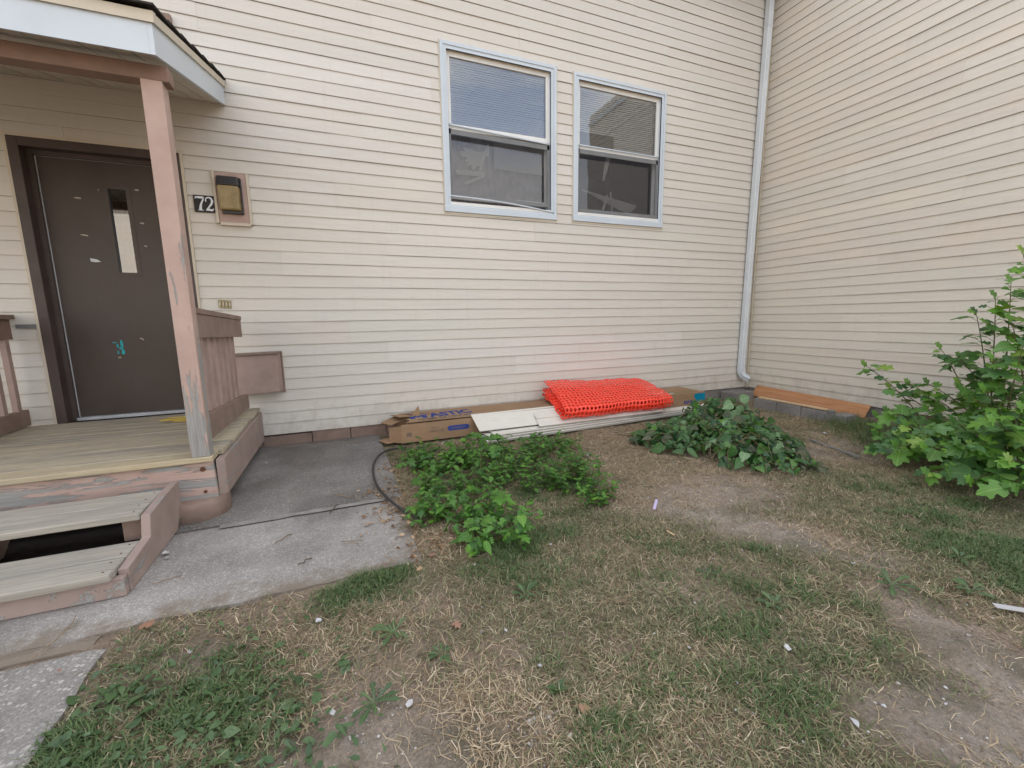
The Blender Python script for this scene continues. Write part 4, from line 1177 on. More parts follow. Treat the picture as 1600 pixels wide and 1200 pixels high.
plank('spare_siding_panel', 'short white panel offcut poking out right of the red net', [(-2.2, -.42, .20), (-1.74, -.44, .203), (-1.86, -.34, .206), (-2.2, -.26, .206)])
plank('spare_siding_panel', 'small cream panel offcut on the carton top behind the red net', [(-2.2, -.30, .218), (-1.80, -.33, .218), (-1.86, -.25, .22), (-2.2, -.15, .22)])

# ------------------------------------------------------------------ folded safety netting
net = thing('safety_netting', 'folded bright red plastic safety netting lying on the carton', 'netting', (-2.7, -.4, .2))
def fold_curve():
    """folded strip in the (y, z) plane, layer on layer"""
    back = [(-.10, .415), (-.13, .335), (-.09, .30), (-.14, .275), (-.09, .25), (-.12, .23)]
    front = [(-.675, .238), (-.655, .112), (-.60, .150), (-.58, .172), (-.62, .185), (-.60, .20)]
    pts = []
    for i in range(6):
        a, b = (back[i], front[i]) if i % 2 == 0 else (front[i], back[i])
        n_ = 16
        for k in range(n_ + 1):
            u = k / n_
            s_ = u
            bow = math.sin(u * math.pi) * (.002 if i == 0 else .004)
            pts.append((a[0] + (b[0] - a[0]) * u, a[1] + (b[1] - a[1]) * s_ + bow))
        if i < 5:
            c = front[i] if i % 2 == 0 else back[i]; d_ = front[i + 1] if i % 2 == 0 else back[i + 1]
            sg = -1 if i % 2 == 0 else 1
            for k in range(1, 6):
                an = math.pi * k / 6
                pts.append((c[0] + (d_[0] - c[0]) * k / 6 + sg * (.045 if i == 0 else .02) * math.sin(an), c[1] + (d_[1] - c[1]) * (1 - math.cos(an)) / 2))
    return pts
fc = [Vector(p) for p in fold_curve()]
al = [0.0]
for a, b in zip(fc[:-1], fc[1:]): al.append(al[-1] + (b - a).length)
def at_len(s_):
    i = max(0, min(len(al) - 2, int(np.searchsorted(al, s_)) - 1))
    u = (s_ - al[i]) / max(1e-9, al[i + 1] - al[i])
    return fc[i].lerp(fc[i + 1], u)
CX, CS = 30, .052
XW = 1.36
px_ = XW / CX
ncel = int(al[-1] / CS)
sub = [0.0, .17, .30, .70, .83]
xs_ = [(c + s_) * px_ for c in range(CX) for s_ in sub] + [XW]
ss_ = [(c + s_) * CS for c in range(ncel) for s_ in sub] + [ncel * CS]
V = np.zeros((len(ss_), len(xs_), 3))
for j, s_ in enumerate(ss_):
    p = at_len(s_)
    layer = s_ / al[-1]
    for i, x in enumerate(xs_):
        q = x / XW
        xx = -3.345 + x + .055 * (p.x + .65) / .55 * (1.0 - q) + .05 * (p.x + .65) / .55 * q * .6 + .018 * math.sin(layer * 17) + 0.006 * math.sin(s_ * 40 + x * 3)
        yy = p.x + .012 * math.sin(x * 9 + layer * 6)
        zz = p.y + .010 * math.sin(x * 7.3 + 2 * layer) * (p.x + .75) - (.055 * q) * max(0, (p.x + .70) / .6) + .004 * math.sin(x * 31 + s_ * 21)
        V[j, i] = (xx, yy, max(zz, .10 if p.x < -.5 else .20))
keep = []
for j in range(len(ss_) - 1):
    sj = j % 5
    for i in range(len(xs_) - 1):
        si = i % 5
        hole = (si in (1, 2, 3)) and (sj in (1, 2, 3)) and not (si in (1, 3) and sj in (1, 3))
        hole = hole and sj in (1, 2, 3)
        if not hole: keep.append((j * len(xs_) + i, j * len(xs_) + i + 1, (j + 1) * len(xs_) + i + 1, (j + 1) * len(xs_) + i))
nm = fastmesh('net', V.reshape(-1, 3), np.array(keep), 'fence', net, smooth=True)
md = nm.modifiers.new('solid', 'SOLIDIFY'); md.thickness = .0055; md.offset = 0

# ------------------------------------------------------------------ board and blocks by the wing
bd = MB().hexa([(-.135, -1.575, -.012), (-.120, -1.575, -.012), (-.105, -.175, .012), (-.120, -.175, .012), (-.058, -1.585, .118), (-.043, -1.585, .118), (-.030, -.205, .148), (-.045, -.205, .148)]).build('plywood_board', 'plywood', bevel=.002)
tag(bd, 'long orange brown plywood board leaning on the foot of the wing wall', 'board')
lab = ['grey concrete edging block nearest the downspout', 'middle grey concrete edging block under the pale lath', 'grey concrete edging block at the lawn end of the row']
for i, (a, b) in enumerate([(-.66, -.945), (-.95, -1.23), (-1.235, -1.50)]):
    o = MB().box(-.675 + .008 * i, -.50, b, a, -.03, .10 - .003 * i).build('edging_block', 'cinder', bevel=.006)
    tag(o, lab[i], 'concrete block', 'grey edging blocks by the wing')
o = MB().box(-.50, -.30, -1.60, -1.46, -.03, .045).build('edging_block', 'cinder', bevel=.006)
tag(o, 'low dark concrete block half under the plywood board', 'concrete block')
o = MB().box(-.55, -.18, -.27, -.06, -.03, .085).build('edging_block', 'cinder', bevel=.008)
tag(o, 'grey concrete splash block under the downspout outlet', 'concrete block')
o = MB().hexa([(-.66, -1.50, .103), (-.60, -1.50, .103), (-.60, -.70, .105), (-.66, -.70, .105), (-.66, -1.50, .116), (-.60, -1.50, .116), (-.60, -.70, .118), (-.66, -.70, .118)]).build('wood_lath', 'pale_wood')
tag(o, 'pale thin wooden lath lying on the concrete edging blocks', 'lath')
o = MB().bar((-1.50, -1.885, -.004), (-1.64, -2.36, -.004), .018, .014).build('metal_strip', 'cinder')
tag(o, 'thin grey strip lying in the dirt between vine heap and shrub', 'strip')

# black hose end
mb = MB()
P = [(-4.90, -.66, .02), (-4.98, -.665, .03), (-5.06, -.71, .035), (-5.13, -.80, .035), (-5.185, -.95, .03), (-5.212, -1.15, .03), (-5.215, -1.38, .03), (-5.20, -1.55, .028), (-5.155, -1.74, .026), (-5.11, -1.88, .022), (-5.05, -2.0, .012), (-5.0, -2.08, -.01)]
Q = []
for a, b in zip(P[:-1], P[1:]):
    for k in range(4): Q.append(Vector(a).lerp(Vector(b), k / 4))
for _ in range(3): Q = [Q[0]] + [(Q[i - 1] + Q[i] * 2 + Q[i + 1]) / 4 for i in range(1, len(Q) - 1)] + [Q[-1]]
mb.tube(Q, .0088, 8)
tag(mb.build('hose', 'hose', None, smooth=True), 'black rubber hose curving over the edge of the concrete slab', 'hose')

# ------------------------------------------------------------------ leaves
def half_leaf(pts, fold=.18, droop=.25, n=None):
    """symmetric leaf from its right-hand outline, length 1 along +Y, as (verts, faces)"""
    k = len(pts); v = []; f = []
    ys = [p[1] for p in pts]
    for i, (x, y) in enumerate(pts):
        t = max(0.0, min(1.0, (i / (k - 1)) ** .9))
        v.append((0, t, -droop * t * t))
        zz = lambda x_, y_: fold * abs(x_) - droop * max(0, y_) ** 2 - .25 * abs(x_) ** 2 * droop * 2
        v.append((x, y, zz(x, y))); v.append((-x, y, zz(x, y)))
    for i in range(k - 1):
        a, b = 3 * i, 3 * (i + 1)
        f.append((a, a + 1, b + 1, b)); f.append((a, b, b + 2, a + 2))
    return np.array(v, float), f
LOBED = [(.0, .0), (.16, -.07), (.36, -.03), (.50, .12), (.56, .27), (.44, .31), (.27, .36), (.33, .47), (.46, .58), (.47, .72), (.34, .72), (.22, .74), (.18, .86), (0, 1.0)]
OVATE = [(.0, .0), (.14, .0), (.27, .12), (.33, .28), (.32, .45), (.25, .64), (.14, .82), (.0, 1.0)]
HEART = [(.0, .0), (.15, -.10), (.33, -.04), (.43, .14), (.42, .34), (.33, .56), (.19, .76), (.0, 1.0)]
FERN = [(.0, .0), (.10, .10), (.30, .22), (.13, .28), (.14, .36), (.34, .50), (.13, .52), (.12, .60), (.25, .75), (.09, .76), (.0, 1.0)]
DANDY = [(.0, .0), (.03, .15), (.07, .22), (.04, .30), (.10, .38), (.05, .45), (.13, .55), (.07, .62), (.16, .74), (.12, .88), (.0, 1.0)]
SPOON = [(.0, .0), (.02, .2), (.05, .35), (.14, .5), (.18, .68), (.14, .86), (.0, 1.0)]
PROTO = {}
def proto(key, pts, fold, droop):
    PROTO[key] = half_leaf(pts, fold, droop)
proto('lobed', LOBED, .15, .22); proto('lobed2', LOBED, .05, .45); proto('ovate', OVATE, .2, .25); proto('heart', HEART, .12, .35); proto('heart2', HEART, .3, .1)
proto('lobed3', LOBED, -.12, .6); proto('lobed4', [(x * .8, y) for x, y in LOBED], .35, .1); proto('ovate2', OVATE, -.1, .5)
proto('fern', FERN, .1, .2); proto('dandy', DANDY, .3, .35); proto('spoon', SPOON, .3, .3)
_meshes = {}
def leaf_mesh(key, mat):
    if (key, mat) not in _meshes:
        v, f = PROTO[key]
        me = bpy.data.meshes.new('leaf'); me.from_pydata(v.tolist(), [], f)
        me.polygons.foreach_set('use_smooth', [True] * len(f))
        me.materials.append(MAT[mat]); me.update()
        _meshes[(key, mat)] = me
    return _meshes[(key, mat)]
def leaf_basis(d, nrm):
    y = Vector(d).normalized(); z = Vector(nrm); z = (z - y * z.dot(y))
    if z.length < 1e-4: z = Vector((1, 0, 0)) - y * y.x
    z.normalize(); x = y.cross(z)
    return x, y, z
class Foliage:
    """the largest leaves become objects, the rest one mesh"""
    def __init__(s): s.items = []
    def add(s, key, mat, p, d, nrm, size, wid=1.0): s.items.append((key, mat, Vector(p), Vector(d), Vector(nrm), size, wid))
    def build(s, parent, limit=280):
        it = sorted(s.items, key=lambda t: -t[5] / max(.5, (t[2] - Vector(CAMP)).length))
        o_ = origin(parent)
        for key, mat, p, d, nrm, size, wid in it[:limit]:
            x, y, z = leaf_basis(d, nrm)
            ob = bpy.data.objects.new('leaf', leaf_mesh(key, mat)); COL.objects.link(ob); ob.parent = parent
            M_ = Matrix((x * size * wid, y * size, z * size)).transposed().to_4x4(); M_.translation = p - o_
            ob.matrix_local = M_
        rest = it[limit:]
        by = {}
        for t in rest: by.setdefault(t[1], []).append(t)
        for mat, L_ in by.items():
            vs_, fs_, b = [], [], 0
            for key, _, p, d, nrm, size, wid in L_:
                x, y, z = leaf_basis(d, nrm); v, f = PROTO[key]
                A_ = np.array([x * size * wid, y * size, z * size])
                vs_.append(v @ A_ + np.array(p)); fs_.append(np.array(f) + b); b += len(v)
            ob = fastmesh('foliage', np.concatenate(vs_), np.concatenate(fs_), mat, parent, smooth=True)
            tag(ob, kind='stuff')

def rnd_dir(el_lo, el_hi):
    a = random.uniform(0, 2 * math.pi); e = R(random.uniform(el_lo, el_hi))
    return Vector((math.cos(a) * math.cos(e), math.sin(a) * math.cos(e), math.sin(e)))

# ---- big shrub at the right
shrub = thing('shrub', 'leafy mulberry like shrub with lobed leaves growing against the wing wall', 'shrub', (-.95, -2.9, 0))
TIPS = [(-0.75, -1.86, 0.62), (-0.7, -2.05, 0.43), (-0.75, -2.21, 0.49), (-0.8, -2.36, 0.52), (-0.8, -2.41, 0.82), (-0.8, -2.54, 0.75), (-0.8, -2.59, 1.1), (-0.85, -2.7, 1.22), (-0.8, -2.75, 1.33), (-0.9, -2.82, 1.52), (-0.95, -2.93, 1.72), (-1.4, -2.34, 0.14), (-1.72, -2.5, 0.10), (-1.7, -2.62, 0.16), (-1.92, -2.90, 0.08), (-1.93, -3.11, 0.10), (-1.95, -3.3, 0.12), (-1.2, -2.55, 0.37), (-1.1, -2.67, 0.58), (-1.2, -2.86, 0.79), (-1.6, -3.04, 0.42), (-1.6, -3.16, 0.53), (-1.5, -2.71, 0.2), (-1.2, -2.99, 0.89), (-1.7, -3.01, 0.26), (-1.8, -3.21, 0.25), (-1.4, -2.79, 0.35), (-1.0, -2.35, 0.26), (-1.5, -3.24, 0.69), (-1.9, -3.44, 0.2), (-1.3, -2.88, 0.58), (-1.0, -2.85, 1.05), (-.55, -2.6, .5), (-.6, -2.8, .8), (-.7, -3.0, 1.2), (-.5, -3.1, .9), (-.8, -3.2, 1.5), (-1.0, -3.4, 1.3), (-1.3, -3.4, .9), (-1.6, -3.55, .5), (-.9, -3.6, 1.0), (-1.2, -3.7, .6), (-.45, -2.35, .35), (-1.05, -2.15, .22), (-1.55, -2.42, .16), (-1.6, -2.62, .3), (-1.75, -2.8, .2), (-1.35, -2.5, .25), (-1.85, -3.0, .3), (-1.2, -2.3, .3), (-1.75, -3.1, .45)]
fo = Foliage(); sm = MB()
for t in TIPS:
    tip = Vector(t); base = Vector((-.8 + random.uniform(-.18, .12), -3.0 + random.uniform(-.2, .2), -.02))
    base = base.lerp(Vector((tip.x * .5 + base.x * .5, tip.y * .5 + base.y * .5, -.02)), .6)
    mid = base.lerp(tip, .55) + Vector((0, 0, .12 * (tip - base).length + .02))
    pts = []
    for k in range(11):
        u = k / 10
        pts.append(base * (1 - u) ** 2 + mid * 2 * u * (1 - u) + tip * u * u)
    sm.tube(pts, [.0075 * (1 - .75 * k / 10) for k in range(11)], 5, False)
    L_ = (tip - base).length
    nl = int(8 + L_ * 15)
    for k in range(nl):
        u = .22 + .78 * (k + random.random() * .6) / nl
        i = min(9, int(u * 10)); p = pts[i].lerp(pts[i + 1], u * 10 - i)
        tng = (pts[i + 1] - pts[i]).normalized()
        side = rnd_dir(-10, 35)
        toward = Vector((-.75, -.45, .25))
        d = (tng * .35 + side * .8 + toward * .25)
        pet = random.uniform(.02, .07)
        q = p + d.normalized() * pet
        if q.x > -.04: continue
        if q.z < .03: q.z = .03 + random.uniform(0, .05)
        sm.tube([p, q], .0016, 3, False)
        size = random.choice([random.uniform(.04, .085), random.uniform(.07, .135)]) * (.6 if u > .93 else 1.0)
        d2 = d.normalized() + Vector((0, 0, -random.uniform(.1, .6)))
        fo.add(random.choice(['lobed', 'lobed', 'lobed2', 'lobed3', 'lobed4', 'heart']), 'leaf_shrub', q, d2, Vector((-.3, -.3, 1)) + rnd_dir(-20, 60) * .65, size)
    fo.add('lobed', 'leaf_shrub', tip, Vector((-.4, .1, .5)), Vector((-.5, -.5, .8)), .07)
fo.build(shrub, 295)
tag(sm.build('stem', 'stem', shrub, smooth=True), kind='stuff')

# ---- heap of cut vines
heap = thing('vine_heap', 'low heap of cut vines with broad dark leaves before the downspout corner', 'vines', (-2.3, -1.55, 0))
fo = Foliage(); sm = MB()
cen = [(-1.98, -1.34, .46, .32), (-2.45, -1.52, .46, .20), (-2.35, -1.80, .52, .22), (-2.15, -1.75, .42, .20), (-2.70, -1.45, .34, .15), (-2.35, -2.05, .36, .13)]
def heap_h(x, y):
    h = 0
    for a, b, r_, hh in cen:
        d2 = ((x - a) ** 2 + (y - b) ** 2) / (r_ * r_)
        if d2 < 1: h = max(h, hh * (1 - d2) ** .7)
    return h
cnt = 0
while cnt < 1250:
    a, b, r_, hh = random.choice(cen)
    an = random.uniform(0, 2 * math.pi); rr = r_ * math.sqrt(random.random())
    x, y = a + rr * math.cos(an), b + rr * math.sin(an)
    h = heap_h(x, y)
    zz = h * random.uniform(.35, 1.08) + .01
    d = Vector((x + 2.3, y + 1.5, 0)) * .8 + rnd_dir(-50, 15)
    mat = 'leaf_vine' if random.random() < .70 else random.choice(['leaf_wilt', 'leaf_wilt', 'leaf_pale', 'leaf_weed', 'leaf_weed'])
    if x > -2.2 and y < -1.5 and random.random() < .35: mat = 'leaf_wilt'
    fo.add(random.choice(['heart', 'ovate', 'heart2', 'ovate2', 'lobed3']), mat, (x, y, zz), d, Vector((-.35, -.45, 1)) + rnd_dir(-30, 60) * .9, random.choice([random.uniform(.03, .06), random.uniform(.05, .12)]), random.uniform(.6, 1.1))
    cnt += 1
# the pale upturned sprig on top
for k, (dx, dz, an) in enumerate([(-.05, .02, 200), (.05, .035, 20), (.02, -.02, 300), (-.06, -.06, 230), (.0, -.09, 260), (-.015, -.05, 275)]):
    fo.add('ovate', 'leaf_pale', (-2.06 + dx, -1.56, .31 + dz), (math.cos(R(an)), -.2, math.sin(R(an)) * .8), (-.4, -.9, .4), .12, 1.15)
for k in range(60):
    a, b, r_, hh = random.choice(cen)
    P = []
    an = random.uniform(0, 6.28); x, y = a, b
    for i in range(9):
        P.append((x, y, heap_h(x, y) * random.uniform(.6, 1.0) + .012)); an += random.uniform(-.5, .5)
        x += .07 * math.cos(an); y += .07 * math.sin(an)
    sm.tube(P, random.uniform(.0018, .004), 4, False)
fo.build(heap, 295)
tag(sm.build('stem', 'stem', heap, smooth=True), kind='stuff')

# ---- weeds along the slab edge
wp = thing('weed_patch', 'bright green patch of weeds between the slab and the white panels', 'weeds', (-4.4, -1.5, 0))
fo = Foliage(); sm = MB()
WP = [(-4.84, -0.8, .13), (-4.9, -1.0, .12), (-4.66, -.95, .10), (-4.63, -1.15, .13), (-4.36, -1.05, .17), (-4.46, -1.2, .18), (-4.40, -1.5, .17), (-4.52, -1.7, .15), (-4.75, -1.75, .10), (-4.70, -2.0, .13), (-4.66, -2.25, .13), (-4.78, -2.38, .10), (-4.08, -1.2, .12), (-3.80, -1.0, .10), (-3.95, -1.35, .14), (-4.25, -1.6, .13), (-4.0, -1.75, .15), (-3.98, -2.0, .14), (-3.86, -1.85, .12), (-4.76, -1.3, .10), (-4.85, -1.65, .07), (-4.6, -2.45, .10), (-4.2, -1.3, .13), (-3.65, -.95, .07), (-3.75, -1.25, .08), (-4.15, -1.95, .09), (-3.9, -2.2, .08), (-4.55, -.85, .07), (-4.25, -.90, .06), (-4.98, -2.08, .08), (-4.93, -2.0, .08)]
for (x, y, h) in WP:
    if y > -1.25: y -= .13; h *= .7
    h *= 1.15
    fine = (x > -4.3) or random.random() < .4
    for s_ in range(9 if not fine else 13):
        bx, by = x + random.gauss(0, .085), y + random.gauss(0, .085)
        if bx < -5.0: bx = -5.0
        tip = Vector((bx + random.gauss(0, .06), by + random.gauss(0, .06), h * random.uniform(.5, 1.25)))
        b0 = Vector((bx, by, -.02))
        sm.tube([b0, b0.lerp(tip, .6) + Vector((0, 0, .01)), tip], .0018, 3, False)
        for k in range(9 if not fine else 10):
            u = .25 + .75 * k / 7
            p = b0.lerp(tip, min(1, u))
            d = rnd_dir(-15, 30)
            if fine: fo.add('fern', 'leaf_weed', p, d, (0, -.2, 1), random.uniform(.028, .055), 1.1)
            else: fo.add(random.choice(['lobed', 'lobed3', 'heart', 'ovate', 'ovate2', 'lobed2', 'fern', 'fern']), 'leaf_weed', p + d * .02, d + Vector((0, 0, -.3)), Vector((0, -.2, 1)) + rnd_dir(0, 60) * .4, random.choice([random.uniform(.02, .04), random.uniform(.035, .07)]), random.uniform(.75, 1.05))
for (x, y, z_) in [(-4.33, -1.28, .2), (-4.40, -1.55, .19), (-4.62, -2.2, .14), (-4.44, -1.15, .2)]:
    for k in range(7): fo.add('lobed', 'leaf_weed', (x, y, z_), rnd_dir(-10, 20), (0, -.3, 1), random.uniform(.065, .095))
fo.build(wp, 295)
tag(sm.build('stem', 'stem', wp, smooth=True), kind='stuff')

# ------------------------------------------------------------------ grass
def blades(name, n, mat, dens, length, width, lean, parent=None, region=(-6.25, -.15, -4.75, -.35), curl=.5):
    x = np.empty(0); y = np.empty(0)
    while len(x) < n:
        a = rng.uniform(region[0], region[1], n); b = rng.uniform(region[2], region[3], n)
        k = rng.random(n) < dens(a, b)
        x = np.concatenate([x, a[k]]); y = np.concatenate([y, b[k]])
        if k.sum() == 0: break
    x, y = x[:n], y[:n]; n = len(x)
    an = rng.uniform(0, 2 * np.pi, n)
    L_ = rng.uniform(length[0], length[1], n) ; w_ = rng.uniform(width[0], width[1], n)
    e = np.radians(rng.uniform(lean[0], lean[1], n))
    z = gh(x, y) + rng.uniform(0, .004, n)
    dx, dy = np.cos(an), np.sin(an)
    tw = an + np.pi / 2 + rng.normal(0, .5, n)
    wx, wy = np.cos(tw) * w_ / 2, np.sin(tw) * w_ / 2
    hor = L_ * np.cos(e); ver = L_ * np.sin(e)
    bend = rng.normal(0, curl, n)
    mx_ = x + dx * hor * .5 - dy * hor * .12 * bend; my = y + dy * hor * .5 + dx * hor * .12 * bend; mz = z + ver * .62
    tx = x + dx * hor + dy * hor * .25 * bend; ty = y + dy * hor - dx * hor * .25 * bend; tz = z + ver * np.where(rng.random(n) < .5, 1.0, .55)
    V = np.empty((n, 5, 3))
    V[:, 0] = np.stack([x - wx, y - wy, z - .004], -1); V[:, 1] = np.stack([x + wx, y + wy, z - .004], -1)
    V[:, 2] = np.stack([mx_ + wx * .8, my + wy * .8, mz], -1); V[:, 3] = np.stack([mx_ - wx * .8, my - wy * .8, mz], -1)
    V[:, 4] = np.stack([tx, ty, tz], -1)
    b = np.arange(n)[:, None] * 5
    q = b + np.array([[0, 1, 2, 3]]); t = b + np.array([[3, 2, 4]])
    o = fastmesh(name, V.reshape(-1, 3), [q, t], mat, parent)
    return o
def lawn(x, y):
    """1 where soil is open to plants"""
    m = np.ones_like(x)
    edge = (fbm(x, y, 6, 21) - .5) * .24 - .02
    m[(x < -5.06 + edge) & (y > -2.435 + edge * .6)] = 0
    m[(x < -6.205 + edge * .4)] = 0
    m[(x > -4.93) & (x < -1.25) & (y > -.47)] = 0
    m[(x > -.13)] = 0
    m[(x > -.68) & (x < -.3) & (y > -1.5) & (y < -.66)] = 0
    return m
def bumps(x, y, L_):
    t = np.zeros_like(x)
    for a, b, r_, h in L_: t += h * np.exp(-((x - a) ** 2 + (y - b) ** 2) / (r_ * r_))
    return t
GREEN = [(-6.1, -2.98, .25, .7), (-5.95, -2.80, .22, .5), (-5.75, -3.08, .22, .4), (-5.38, -2.53, .16, .8), (-5.2, -2.52, .14, .6), (-4.7, -2.58, .25, .6), (-4.45, -2.56, .25, .4), (-3.6, -2.9, .3, .3), (-2.3, -3.3, .45, .9), (-2.0, -2.85, .3, .6), (-2.7, -3.45, .35, .4), (-4.1, -2.8, .25, .3), (-4.8, -3.3, .15, .3), (-4.7, -3.55, .25, .5), (-4.25, -3.35, .2, .3), (-3.75, -3.5, .25, .35), (-3.5, -3.25, .25, .3), (-4.15, -3.6, .2, .4), (-3.85, -3.25, .2, .3), (-3.3, -3.5, .15, .4), (-.8, -1.9, .35, .6), (-1.1, -2.3, .3, .5), (-4.4, -1.6, .5, .55), (-4.1, -1.9, .35, .5)]
BARE = [(-3.3, -2.9, .13, .8), (-3.25, -3.0, .12, .7), (-3.43, -3.58, .10, .7), (-3.47, -3.70, .12, .8), (-3.92, -3.79, .12, .8), (-3.88, -3.87, .14, .8), (-3.65, -2.33, .22, .7), (-3.2, -2.3, .25, .6), (-5.31, -3.3, .13, .7), (-5.40, -3.19, .10, .7), (-5.91, -2.71, .10, .5), (-3.8, -3.47, .08, .5), (-1.6, -2.1, .25, .8), (-1.3, -2.05, .25, .7), (-3.06, -3.3, .14, .6), (-1.5, -1.3, .5, .5), (-3.0, -1.2, .4, .6), (-2.9, -1.8, .3, .5), (-5.0, -1.6, .15, .6), (-4.93, -3.39, .07, .6), (-3.0, -2.5, .3, .5), (-4.85, -2.1, .2, .3), (-3.2, -3.12, .10, .5), (-3.32, -3.42, .11, .6), (-3.52, -3.82, .14, .7), (-4.05, -3.74, .10, .6), (-3.4, -2.75, .16, .6), (-3.5, -2.55, .18, .6), (-3.75, -3.92, .15, .7), (-5.15, -3.35, .12, .5), (-5.55, -3.25, .10, .5)]
def d_green(x, y):
    d = .17 + .70 * np.clip((fbm(x, y, 2.6, 31) - .42) * 4.0, 0, 1) + .5 * np.clip((fbm(x, y, 9, 37) - .5) * 4, 0, 1) * .5
    d = d + bumps(x, y, GREEN) - bumps(x, y, BARE)
    return np.clip(d, .015, 1) * lawn(x, y)
def d_lush(x, y):
    d = bumps(x, y, GREEN) * np.clip((fbm(x, y, 6, 41) - .42) * 5, 0, 1) - bumps(x, y, BARE) - .12
    return np.clip(d, 0, 1) * lawn(x, y)
def d_straw(x, y):
    d = .26 + .9 * np.clip((fbm(x, y, 3.2, 51) - .47) * 4.0, 0, 1) - .5 * bumps(x, y, BARE) - .3 * bumps(x, y, GREEN)
    return np.clip(d, .05, 1) * lawn(x, y)
cov = np.zeros((nx * ny, 4), np.float32); cov[:, 3] = 1
fx, fy = XX.ravel(), YY.ravel()
inn = (fx > -8) & (fx < 1) & (fy > -6) & (fy < .5)
ix, iy = fx[inn], fy[inn]
cov[inn, 0] = np.clip(bumps(ix, iy, BARE), 0, 1)
cov[inn, 1] = np.clip(d_green(ix, iy) - .25, 0, 1)
cov[inn, 2] = np.clip(d_straw(ix, iy) - .45, 0, 1)
ca = g.data.color_attributes.new('cover', 'FLOAT_COLOR', 'POINT')
ca.data.foreach_set('color', cov.ravel())
tag(blades('grass', 130000, 'grass', d_green, (.018, .055), (.0022, .0044), (3, 40)), 'short patchy mown grass over the yard', 'grass', kind='stuff')
tag(blades('lush_grass', 27000, 'lush', d_lush, (.02, .062), (.0026, .005), (8, 50)), 'greener tufted grass in clumps', 'grass', kind='stuff')
tag(blades('dry_thatch', 140000, 'straw', d_straw, (.015, .065), (.0016, .0036), (0, 26)), 'dry straw coloured grass clippings', 'straw', kind='stuff')
LIT = [(-3.0, -1.3, .42, 1.0), (-3.2, -1.05, .3, .8), (-5.05, -1.85, .18, 2.0), (-5.15, -1.6, .14, 1.8), (-4.97, -2.3, .15, 1.6), (-5.04, -1.2, .14, 1.6), (-2.9, -2.05, .35, .6), (-3.4, -2.0, .3, .6), (-1.2, -1.5, .35, .8), (-.95, -1.75, .3, .7), (-1.6, -1.9, .3, .5), (-5.1, -3.22, .14, .6), (-4.45, -3.02, .15, .5), (-3.65, -3.35, .15, .6), (-4.7, -.75, .3, .6), (-4.0, -.85, .4, .6)]
def d_lit(x, y):
    m = lawn(x, y); m[(x < -5.0) & (x > -5.32) & (y > -2.4) & (y < -.9)] = 1
    return np.clip(bumps(x, y, LIT), 0, 1) * np.clip((fbm(x, y, 8, 61) - .3) * 3, 0, 1) * m
tag(blades('straw_litter', 24000, 'straw', d_lit, (.025, .13), (.0016, .0036), (0, 18), curl=.9), 'loose dry stalks and straw', 'straw', kind='stuff')
def d_bg(x, y):
    return np.exp(-((x + .62) ** 2 / .12 + (y + 1.85) ** 2 / .10)) * .9 + np.exp(-((x + .95) ** 2 / .08 + (y + 2.25) ** 2 / .06)) * .5
o = blades('grass_tuft', 1500, 'lush', d_bg, (.06, .17), (.0025, .005), (12, 62))
tag(o, 'tall dark grass tuft growing at the end of the plywood board', 'grass tuft', kind='stuff')

# brown leaf crumbs along the slab edge and under the weeds
vs_, fs_, b = [], [], 0
for k in range(1500):
    while True:
        x, y = random.uniform(-5.4, -2.6), random.uniform(-2.6, -.6)
        d = sum(h * math.exp(-((x - a) ** 2 + (y - c_) ** 2) / (r_ * r_)) for a, c_, r_, h in [(-5.08, -1.9, .16, 1), (-5.14, -1.5, .12, 1), (-5.0, -2.3, .14, 1), (-5.03, -1.1, .12, .9), (-4.8, -1.9, .3, .3), (-3.1, -1.2, .4, .25), (-3.0, -1.9, .3, .2)])
        if random.random() < d: break
    v, f = PROTO[random.choice(['ovate2', 'lobed3', 'spoon'])]
    size = random.uniform(.008, .028)
    X_, Y_, Z_ = leaf_basis(rnd_dir(-10, 40), Vector((0, 0, 1)) + rnd_dir(0, 40) * .9)
    A_ = np.array([X_ * size * .7, Y_ * size, Z_ * size])
    vs_.append(v @ A_ + np.array([x, y, max(float(gh(x, y)), .0 if x < -5.06 else -1) + random.uniform(.003, .012)])); fs_.append(np.array(f) + b); b += len(v)
o = fastmesh('leaf_litter', np.concatenate(vs_), np.concatenate(fs_), 'litter', None, True)
tag(o, 'brown leaf crumbs gathered along the slab edge', 'leaf litter', kind='stuff')
# broad low weeds in the near left corner of the lawn
fo = Foliage()
vs_, fs_, b = [], [], 0
for k in range(1000):
    while True:
        x, y = random.uniform(-6.2, -5.3), random.uniform(-3.6, -2.5)
        d = math.exp(-((x + 5.98) ** 2 / .07 + (y + 2.95) ** 2 / .06)) + .6 * math.exp(-((x + 5.7) ** 2 / .04 + (y + 3.15) ** 2 / .05)) + .04
        if random.random() < d and x > -6.2 + .1 * 0: break
    key = random.choice(['ovate', 'spoon', 'dandy', 'spoon', 'dandy']); v, f = PROTO[key]
    size = random.choice([random.uniform(.014, .032), random.uniform(.022, .05)])
    X_, Y_, Z_ = leaf_basis(rnd_dir(-5, 40), Vector((0, 0, 1)) + rnd_dir(0, 40) * .6)
    A_ = np.array([X_ * size, Y_ * size, Z_ * size])
    vs_.append(v @ A_ + np.array([x, y, float(gh(x, y)) + random.uniform(.004, .02)])); fs_.append(np.array(f) + b); b += len(v)
o = fastmesh('broadleaf_weeds', np.concatenate(vs_), np.concatenate(fs_), 'leaf_rosette', None, True)
tag(o, 'low broad leaved weeds in the near left corner of the lawn', 'weeds', kind='stuff')

